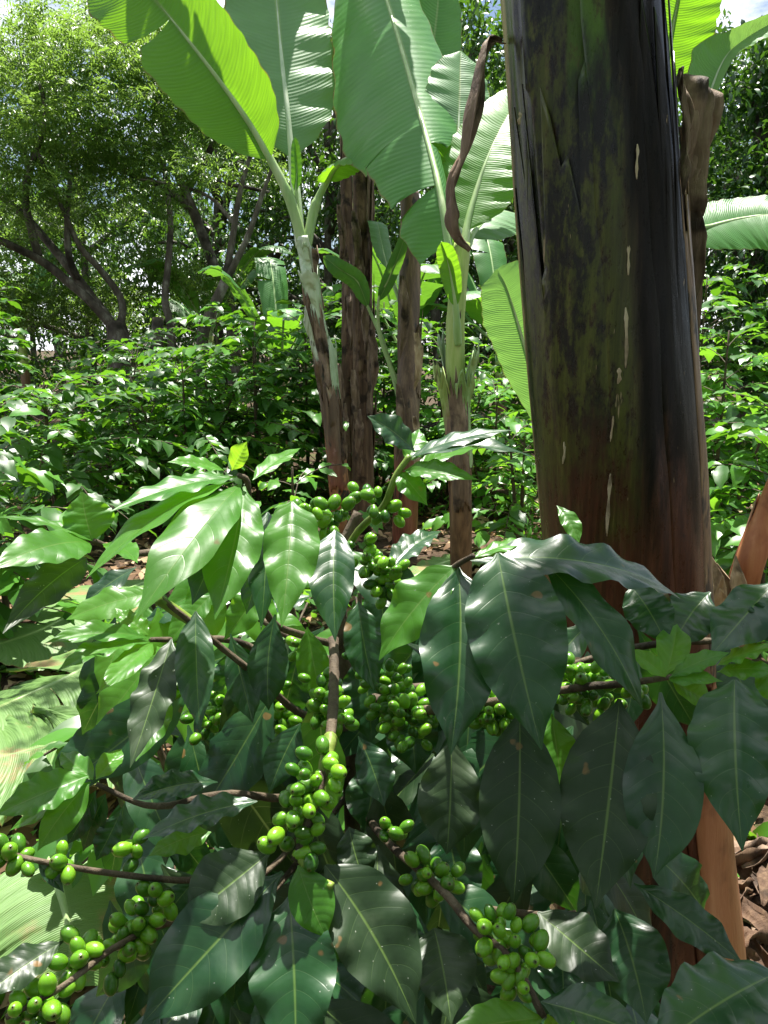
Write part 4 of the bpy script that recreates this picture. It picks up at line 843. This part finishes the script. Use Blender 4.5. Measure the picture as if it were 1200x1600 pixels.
branch([(545, 1050, .75), (380, 950, .80), (280, 870, .70), (200, 865, .62), (145, 845, .58)], .004, .0022)
branch([(545, 1120, .75), (390, 1010, .74), (290, 1000, .66), (235, 1000, .62)], .004, .002)
branch([(245, 935, .55), (275, 955, .56), (300, 972, .565)], .0042, .0036, 'twig_green')
branch([(500, 1225, .478), (512, 1178, .488), (517, 1150, .50)], .0040, .0044, 'twig_green')
branch([(470, 1340, .46), (490, 1370, .455), (520, 1385, .45)], .003, .0025, 'twig_green')
branch([(548, 1300, .76), (700, 1400, .66), (850, 1430, .60), (900, 1425, .59)], .0034, .0016)
branch([(548, 1080, .75), (800, 1060, .70), (1000, 1010, .66), (1150, 1000, .60), (1230, 990, .58)], .004, .002)
LV = [
 # left twig, sunlit
 ((372, 745, .55), (172, 800, .52), 62, 'coffee_mid', .10, .75, 0), ((368, 752, .55), (134, 905, .50), 72, 'coffee_young', .14, .6, 15), ((376, 757, .55), (212, 968, .47), 98, 'coffee_mid', .16, .55, 0),
 ((382, 760, .55), (336, 968, .50), 92, 'coffee_mid', .10, .35, 0), ((388, 765, .56), (300, 945, .56), 80, 'coffee', .10, .3, 0), ((350, 735, .56), (262, 722, .57), 36, 'coffee_young', .10, .7, 0), ((362, 735, .56), (386, 690, .58), 34, 'coffee_young', .08, .4, 0), ((345, 742, .56), (255, 760, .60), 45, 'coffee_mid', .1, .7, 0),
 ((395, 750, .57), (470, 700, .66), 34, 'coffee_young', .1, .7, 0),
 ((456, 783, .54), (440, 980, .51), 92, 'coffee_mid', .10, .35, 0), ((524, 828, .57), (524, 1003, .55), 76, 'coffee', .10, .2, 0), ((418, 800, .60), (408, 985, .58), 60, 'coffee', .10, .3, 25),
 ((306, 955, .565), (313, 1145, .555), 62, 'coffee', .06, .15, 10), ((268, 998, .57), (203, 1200, .54), 70, 'coffee_old', .07, .4, 10), ((262, 1085, .60), (212, 1190, .58), 50, 'coffee_mid', .07, .5, 0),
 # far left node
 ((145, 845, .58), (128, 768, .62), 78, 'coffee_mid', .03, .3, 0), ((145, 845, .58), (-10, 808, .60), 38, 'coffee_mid', .10, .8, 0), ((140, 848, .58), (-20, 892, .52), 82, 'coffee_mid', .14, .6, 0), ((135, 872, .57), (4, 990, .52), 64, 'coffee_old', .06, .5, 0), ((160, 850, .58), (215, 880, .55), 40, 'coffee_young', .1, .6, 0),
 # mid left node
 ((235, 998, .62), (70, 1005, .60), 46, 'coffee_mid', .12, .75, 0), ((235, 1002, .62), (88, 1050, .58), 52, 'coffee_mid', .12, .6, 0), ((238, 1005, .62), (150, 1085, .58), 46, 'coffee_young', .1, .6, 0), ((232, 992, .62), (180, 950, .66), 40, 'coffee_young', .08, .5, 0), ((245, 1010, .62), (275, 1075, .60), 40, 'coffee_young', .08, .5, 0),
 # right cluster in front of the trunk
 ((712, 884, .545), (592, 1032, .53), 92, 'coffee_mid', .08, .4, 0), ((716, 886, .545), (704, 1180, .49), 128, 'coffee', .11, .35, 0), ((778, 864, .53), (846, 1172, .48), 158, 'coffee', .11, .35, 0),
 ((735, 875, .54), (1062, 935, .58), 104, 'coffee', .20, .75, 0), ((840, 868, .55), (1004, 1108, .53), 92, 'coffee', .14, .4, -10), ((735, 874, .54), (838, 845, .56), 34, 'coffee_young', .12, .75, 0), ((850, 862, .58), (955, 880, .62), 44, 'coffee_mid', .15, .7, 0), ((870, 790, .75), (905, 850, .72), 30, 'coffee_mid', .1, .5, 0),
 ((985, 915, .60), (1042, 1010, .57), 76, 'coffee', .1, .35, 0), ((1110, 925, .60), (1050, 1012, .58), 86, 'coffee', .1, .4, 0), ((1215, 905, .57), (1110, 1025, .55), 92, 'coffee', .1, .4, 0), ((1235, 950, .55), (1185, 1000, .55), 80, 'coffee', .1, .5, 0),
 # young tips at right
 ((1040, 1056, .55), (1058, 975, .58), 56, 'coffee_young', .06, .4, 0), ((1040, 1058, .55), (980, 1015, .56), 36, 'coffee_young', .1, .5, 0), ((1045, 1060, .55), (1140, 1020, .54), 40, 'coffee_mid', .1, .7, 0), ((1045, 1062, .55), (1130, 1065, .53), 42, 'coffee_mid', .1, .7, 0), ((1050, 1064, .55), (1115, 1105, .54), 50, 'coffee_young', .1, .5, 0), ((1120, 1040, .55), (1215, 1010, .53), 44, 'coffee_young', .12, .7, 0), ((1120, 1050, .55), (1215, 1050, .52), 40, 'coffee_mid', .12, .7, 0), ((1190, 1040, .54), (1235, 1110, .52), 60, 'coffee_mid', .1, .5, 0),
 # shaded lower right
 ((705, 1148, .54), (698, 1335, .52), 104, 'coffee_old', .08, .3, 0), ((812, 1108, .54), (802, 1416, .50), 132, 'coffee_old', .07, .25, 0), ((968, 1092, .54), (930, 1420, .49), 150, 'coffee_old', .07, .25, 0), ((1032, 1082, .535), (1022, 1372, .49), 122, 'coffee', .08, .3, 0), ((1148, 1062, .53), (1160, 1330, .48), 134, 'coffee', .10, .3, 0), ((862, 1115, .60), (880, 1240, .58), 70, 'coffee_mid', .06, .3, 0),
 # bottom right
 ((1215, 1520, .44), (1010, 1650, .40), 150, 'coffee', .1, .6, 0), ((845, 1565, .44), (1010, 1620, .42), 90, 'coffee', .1, .6, 0), ((850, 1590, .44), (700, 1610, .42), 70, 'coffee_mid', .12, .6, 0), ((840, 1425, .55), (968, 1535, .52), 96, 'coffee_old', .08, .4, 0), ((990, 1380, .56), (1160, 1505, .53), 66, 'coffee', .08, .5, 15), ((960, 1420, .58), (1010, 1600, .54), 110, 'coffee', .06, .3, 0), ((678, 1450, .50), (705, 1600, .46), 105, 'coffee_old', .08, .3, 0), ((870, 1440, .62), (880, 1570, .58), 90, 'coffee', .06, .3, 0),
 ((855, 1585, .44), (900, 1660, .41), 60, 'coffee_young', .1, .4, 0),
 # lower centre rosette
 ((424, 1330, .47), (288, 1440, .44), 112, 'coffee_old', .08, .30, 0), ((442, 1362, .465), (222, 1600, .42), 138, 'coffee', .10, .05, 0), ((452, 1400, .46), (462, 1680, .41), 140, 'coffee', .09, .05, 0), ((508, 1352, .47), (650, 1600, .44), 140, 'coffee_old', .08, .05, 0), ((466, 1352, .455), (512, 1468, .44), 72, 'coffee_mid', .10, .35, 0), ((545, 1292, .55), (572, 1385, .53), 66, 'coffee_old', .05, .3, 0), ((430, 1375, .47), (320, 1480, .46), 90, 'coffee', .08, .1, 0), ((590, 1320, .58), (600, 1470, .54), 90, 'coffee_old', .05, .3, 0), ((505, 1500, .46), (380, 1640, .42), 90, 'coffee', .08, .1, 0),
 # lower left
 ((138, 1212, .53), (-10, 1275, .50), 72, 'coffee_mid', .12, .55, 0), ((140, 1222, .53), (58, 1330, .50), 54, 'coffee_mid', .10, .45, 0), ((142, 1222, .53), (15, 1298, .52), 40, 'coffee_young', .1, .5, 15), ((150, 1235, .53), (105, 1320, .53), 40, 'coffee', .06, .3, 0), ((165, 1240, .53), (130, 1330, .54), 42, 'coffee', .06, .3, 0), ((190, 1265, .535), (150, 1345, .53), 40, 'coffee', .06, .3, 0), ((150, 1218, .53), (190, 1170, .56), 36, 'coffee_young', .08, .5, 0), ((145, 1218, .53), (95, 1175, .56), 40, 'coffee_mid', .08, .5, 0),
 ((402, 1252, .52), (222, 1312, .49), 66, 'coffee', .10, .6, 0), ((340, 1222, .55), (206, 1250, .52), 58, 'coffee', .10, .55, 0), ((330, 1300, .54), (232, 1338, .52), 52, 'coffee_mid', .08, .5, 0), ((100, 1470, .44), (-30, 1560, .40), 62, 'coffee_old', .06, .5, 0), ((300, 1380, .52), (240, 1460, .51), 50, 'coffee', .05, .3, 0), ((215, 1385, .48), (275, 1395, .50), 20, 'coffee', .05, .3, 0), ((60, 1350, .46), (100, 1395, .46), 22, 'coffee', .05, .3, 0),
 # top sprig
 ((648, 706, .61), (574, 650, .60), 52, 'coffee', .08, .5, 0), ((640, 715, .61), (800, 672, .62), 46, 'coffee', .14, .7, 0), ((640, 722, .61), (835, 716, .60), 46, 'coffee', .16, .75, 0), ((632, 735, .61), (748, 750, .59), 46, 'coffee_mid', .12, .5, 0), ((625, 738, .61), (668, 790, .60), 46, 'coffee_mid', .10, .4, 0), ((636, 720, .61), (655, 670, .64), 40, 'coffee_mid', .06, .4, 0),
 ((640, 740, .64), (745, 700, .70), 34, 'coffee_young', .1, .6, 0), ((600, 880, .68), (650, 960, .66), 60, 'coffee', .08, .4, 0), ((605, 900, .66), (690, 830, .72), 50, 'coffee', .1, .5, 0), ((420, 860, .62), (385, 960, .62), 46, 'coffee', .06, .3, 0),
 # inner shade
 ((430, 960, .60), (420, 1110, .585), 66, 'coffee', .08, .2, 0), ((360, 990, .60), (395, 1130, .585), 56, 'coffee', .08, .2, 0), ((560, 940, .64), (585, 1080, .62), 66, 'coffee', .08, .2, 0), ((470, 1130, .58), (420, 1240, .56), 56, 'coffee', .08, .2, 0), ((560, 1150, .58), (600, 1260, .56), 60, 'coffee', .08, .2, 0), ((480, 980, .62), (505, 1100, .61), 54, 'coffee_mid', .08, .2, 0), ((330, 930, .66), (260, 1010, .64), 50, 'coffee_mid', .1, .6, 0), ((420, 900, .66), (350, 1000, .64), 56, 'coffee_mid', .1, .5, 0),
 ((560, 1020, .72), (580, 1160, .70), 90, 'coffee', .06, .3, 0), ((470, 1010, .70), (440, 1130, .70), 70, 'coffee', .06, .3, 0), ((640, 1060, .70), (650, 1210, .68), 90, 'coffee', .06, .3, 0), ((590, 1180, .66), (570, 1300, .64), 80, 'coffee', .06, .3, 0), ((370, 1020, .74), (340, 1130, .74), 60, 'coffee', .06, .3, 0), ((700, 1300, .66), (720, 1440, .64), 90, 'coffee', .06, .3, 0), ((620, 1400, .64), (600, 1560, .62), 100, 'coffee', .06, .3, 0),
]
for q, (b, t, w_, m_, ar, nu_, rl) in enumerate(LV):
    if q < 25: t = (t[0], t[1], t[2] - .035)
    px_leaf(FP, b, t, w_, m_, ar, nu_, rl)
# inner filler leaves hanging along the deeper twigs
rnd = random.Random(77)
for i in range(150):
    px = rnd.uniform(230, 1180); py = rnd.uniform(960, 1620)
    if px < 420 and py > 1250 and rnd.random() < .5: continue
    if px > 960 and py > 1080: continue
    d = rnd.uniform(.62, .98); a = rnd.uniform(-.9, .9); Lp = rnd.uniform(.10, .15) / d * 1200; t = (px + math.sin(a) * Lp, py + math.cos(a) * Lp, d + rnd.uniform(-.04, .04))
    px_leaf(FP, (px, py, d), t, Lp * rnd.uniform(.38, .46), rnd.choice(('coffee', 'coffee', 'coffee_old')), .08, rnd.uniform(.2, .6), rnd.uniform(-30, 30), n=14)

for i in range(38):
    px = rnd.uniform(180, 600); py = rnd.uniform(860, 1060); d = rnd.uniform(.8, 1.15); a = rnd.uniform(-1.3, 1.0); Lp = rnd.uniform(.09, .14) / d * 1200
    px_leaf(FP, (px, py, d), (px + math.sin(a) * Lp, py + math.cos(a) * Lp * .8, d - rnd.uniform(0, .06)), Lp * .4, rnd.choice(('coffee_mid', 'coffee_young', 'coffee')), .1, rnd.uniform(.4, .8), 0, n=14)
THI = [template(6, 14, .42, .08, .25, .08), template(6, 14, .46, .14, .18, .12), template(6, 14, .38, .05, .32, .05)]
ms = []
for i in range(190):
    px = rnd.uniform(170, 1010); py = rnd.uniform(960, 1640); d = rnd.uniform(.78, 1.2); q = P(px, py, d) - FP.location
    if q.z < .12: continue
    dr = Vector((rnd.uniform(-.8, .8), rnd.uniform(-.7, .1), rnd.uniform(-1.2, -.2))); ms.append(leaf_matrix(q, dr, Vector((rnd.uniform(-.4, .4), -.7, .7)), rnd.uniform(.10, .16)))
V, F, U, t = merge(ms, THI); o = mesh_obj('inner_foliage', V, F, 'coffee', FP, U, t); o['kind'] = 'stuff'
# berries
def berry_mesh():
    V, F = [], []; ns, nr = 14, 10
    for i in range(nr + 1):
        th = math.pi * i / nr; r = math.sin(th) ** .92 * .0049; z = -math.cos(th) * .0064
        if i == nr: r, z = .0006, .00652
        if i == nr - 1: r, z = .0014, .0064
        if i == 0: r = .0006
        for j in range(ns): a = 2 * math.pi * j / ns; V.append((math.cos(a) * r, math.sin(a) * r * .93, z))
    F = [(i * ns + j, i * ns + (j + 1) % ns, (i + 1) * ns + (j + 1) % ns, (i + 1) * ns + j) for i in range(nr) for j in range(ns)]
    o = mesh_obj('berry', V, F, 'berry', None, [(j / ns, i / nr) for i in range(nr + 1) for j in range(ns)]); me = o.data; bpy.data.objects.remove(o); return me
BM = berry_mesh()
DEEP = []
def cluster(p0, p1, n, spread, seed=0, s=.92, deep=False):
    """berries packed round the twig from p0 to p1 (px, py, depth)"""
    rnd = random.Random(seed); a, b = P(*p0), P(*p1); pts = []
    ax = (b - a).normalized() if (b - a).length > 1e-4 else ZUP; tries = 0
    while len(pts) < n and tries < n * 400:
        tries += 1; f = rnd.random(); c = a.lerp(b, f); d = rv(); d -= ax * d.dot(ax) * .4
        if d.length < .05: continue
        d.normalize(); rr = spread * .66 * rnd.uniform(.3, 1.0); q = c + d * rr
        if all((q - o_).length > .0088 * s for o_, _ in pts): pts.append((q, (d + ax * rnd.uniform(-.3, .3)).normalized()))
    for q, d in pts:
        if deep:
            m = d.to_track_quat('Z', 'Y').to_matrix().to_4x4() @ Matrix.Scale(s * rnd.uniform(.8, 1.15), 4); m.translation = q - FP.location; DEEP.append(m); continue
        o = bpy.data.objects.new('berry', BM); COL.objects.link(o); o.parent = FP; o.location = q - FP.location
        o.rotation_euler = (d.to_track_quat('Z', 'Y') @ Matrix.Rotation(rnd.uniform(0, 6), 3, 'Z').to_quaternion()).to_euler(); o.scale = [s * rnd.uniform(.8, 1.15)] * 3
for i, c in enumerate((
 ((508, 1190, .475), (470, 1262, .465), 26, .024), ((455, 1262, .462), (440, 1325, .46), 9, .018), ((485, 1290, .465), (490, 1345, .46), 5, .014),
 ((560, 770, .60), (615, 800, .62), 15, .021), ((480, 790, .58), (540, 800, .60), 8, .017), ((590, 900, .66), (610, 930, .66), 9, .020), ((600, 870, .64), (630, 890, .64), 6, .016),
 ((250, 1400, .485), (200, 1460, .47), 22, .024), ((130, 1480, .44), (115, 1520, .43), 10, .018), ((90, 1560, .42), (20, 1590, .41), 15, .020), ((215, 1470, .47), (170, 1500, .46), 12, .020),
 ((345, 1110, .78), (380, 1170, .76), 26, .036), ((400, 1080, .76), (430, 1110, .74), 10, .025),
 ((500, 1100, .56), (530, 1130, .55), 15, .024), ((610, 1090, .66), (640, 1130, .64), 26, .034), ((765, 1090, .62), (780, 1120, .61), 18, .030), ((900, 1060, .60), (925, 1090, .59), 22, .030), ((985, 1070, .58), (1000, 1085, .57), 6, .016),
 ((760, 1450, .47), (830, 1500, .455), 32, .028), ((800, 1520, .45), (810, 1545, .45), 6, .016), ((660, 1360, .52), (700, 1385, .51), 18, .022), ((600, 1290, .56), (625, 1305, .55), 6, .014),
 ((10, 1335, .46), (40, 1340, .46), 8, .014), ((85, 1340, .465), (110, 1355, .465), 5, .011), ((205, 1320, .50), (215, 1340, .50), 5, .012), ((275, 1040, .62), (285, 1080, .62), 8, .018), ((470, 1000, .66), (480, 1030, .66), 8, .02))):
    cluster(*c, seed=i + 1)

for i, c in enumerate((((350, 1090, .74), (390, 1190, .72), 40, .042), ((300, 1080, .72), (330, 1140, .70), 18, .028), ((420, 1060, .70), (450, 1150, .68), 26, .032), ((600, 1060, .66), (650, 1150, .62), 44, .040), ((560, 1000, .68), (590, 1060, .67), 20, .028), ((700, 1090, .62), (800, 1120, .60), 34, .030), ((880, 1050, .62), (950, 1090, .60), 34, .032), ((500, 1060, .58), (515, 1120, .56), 16, .026), ((460, 800, .62), (520, 810, .62), 14, .022), ((560, 850, .66), (600, 920, .66), 20, .026))):
    cluster(*c, seed=i + 50, deep=True)
bv = np.array([tuple(v.co) for v in BM.vertices], np.float32); bfc = np.array([tuple(p.vertices) for p in BM.polygons], np.int32); bu = np.zeros((len(bv), 2), np.float32)
for l, d in zip(BM.loops, BM.uv_layers[0].data): bu[l.vertex_index] = d.uv
V, F, U, t = merge(DEEP, [(bv, bfc, bu)]); o = mesh_obj('shaded_berries', V, F, 'berry', FP, U, t); o['kind'] = 'stuff'
# a second, lower coffee plant to the left behind it
coffee_bush(330, 1.75, .98, .36, 'leafy low coffee plant between the cut leaves and the foreground plant', 'coffee_bg', 400, 2, .13, .35, 260, 1.0)
coffee_bush(560, 1.9, .95, .36, 'low coffee plant hidden among the foreground berries', 'coffee_bg', 401, 2, .13, .2, 200, 1.0)

# ------------------------------------------------------------------ the plantation goes on behind and beside the viewpoint
for i, (x, y, h, cw, lab) in enumerate(((-2.6, -3.4, 6.5, 2.3, 'broad shade tree standing behind the viewpoint on the open side'), (.4, -4.2, 7.0, 2.5, 'tall shade tree directly behind the viewpoint'), (3.2, -3.0, 6.5, 2.3, 'broad shade tree behind the viewpoint on the trunk side'), (4.6, .6, 6.0, 2.0, 'shade tree beside the viewpoint past the big trunk'), (-4.4, .2, 5.0, 1.7, 'shade tree beside the viewpoint past the cut leaves'))):
    far_tree(600 + 1200 * x / y if abs(y) > .1 else 600, y, h, cw, lab, 'far_leaf', 500 + i, .24, 42, .12)
for i, (x, y, h, lab) in enumerate(((-1.3, -1.5, 1.2, 'coffee bush at the back of the viewpoint on the open side'), (.2, -1.7, 1.6, 'coffee bush straight behind the viewpoint'), (1.5, -1.2, 1.6, 'coffee bush at the back of the viewpoint on the trunk side'))):
    coffee_bush(600 + 1200 * x / y, y, h, .7, lab, seed=600 + i, nst=3, sep=40, leafL=.16)
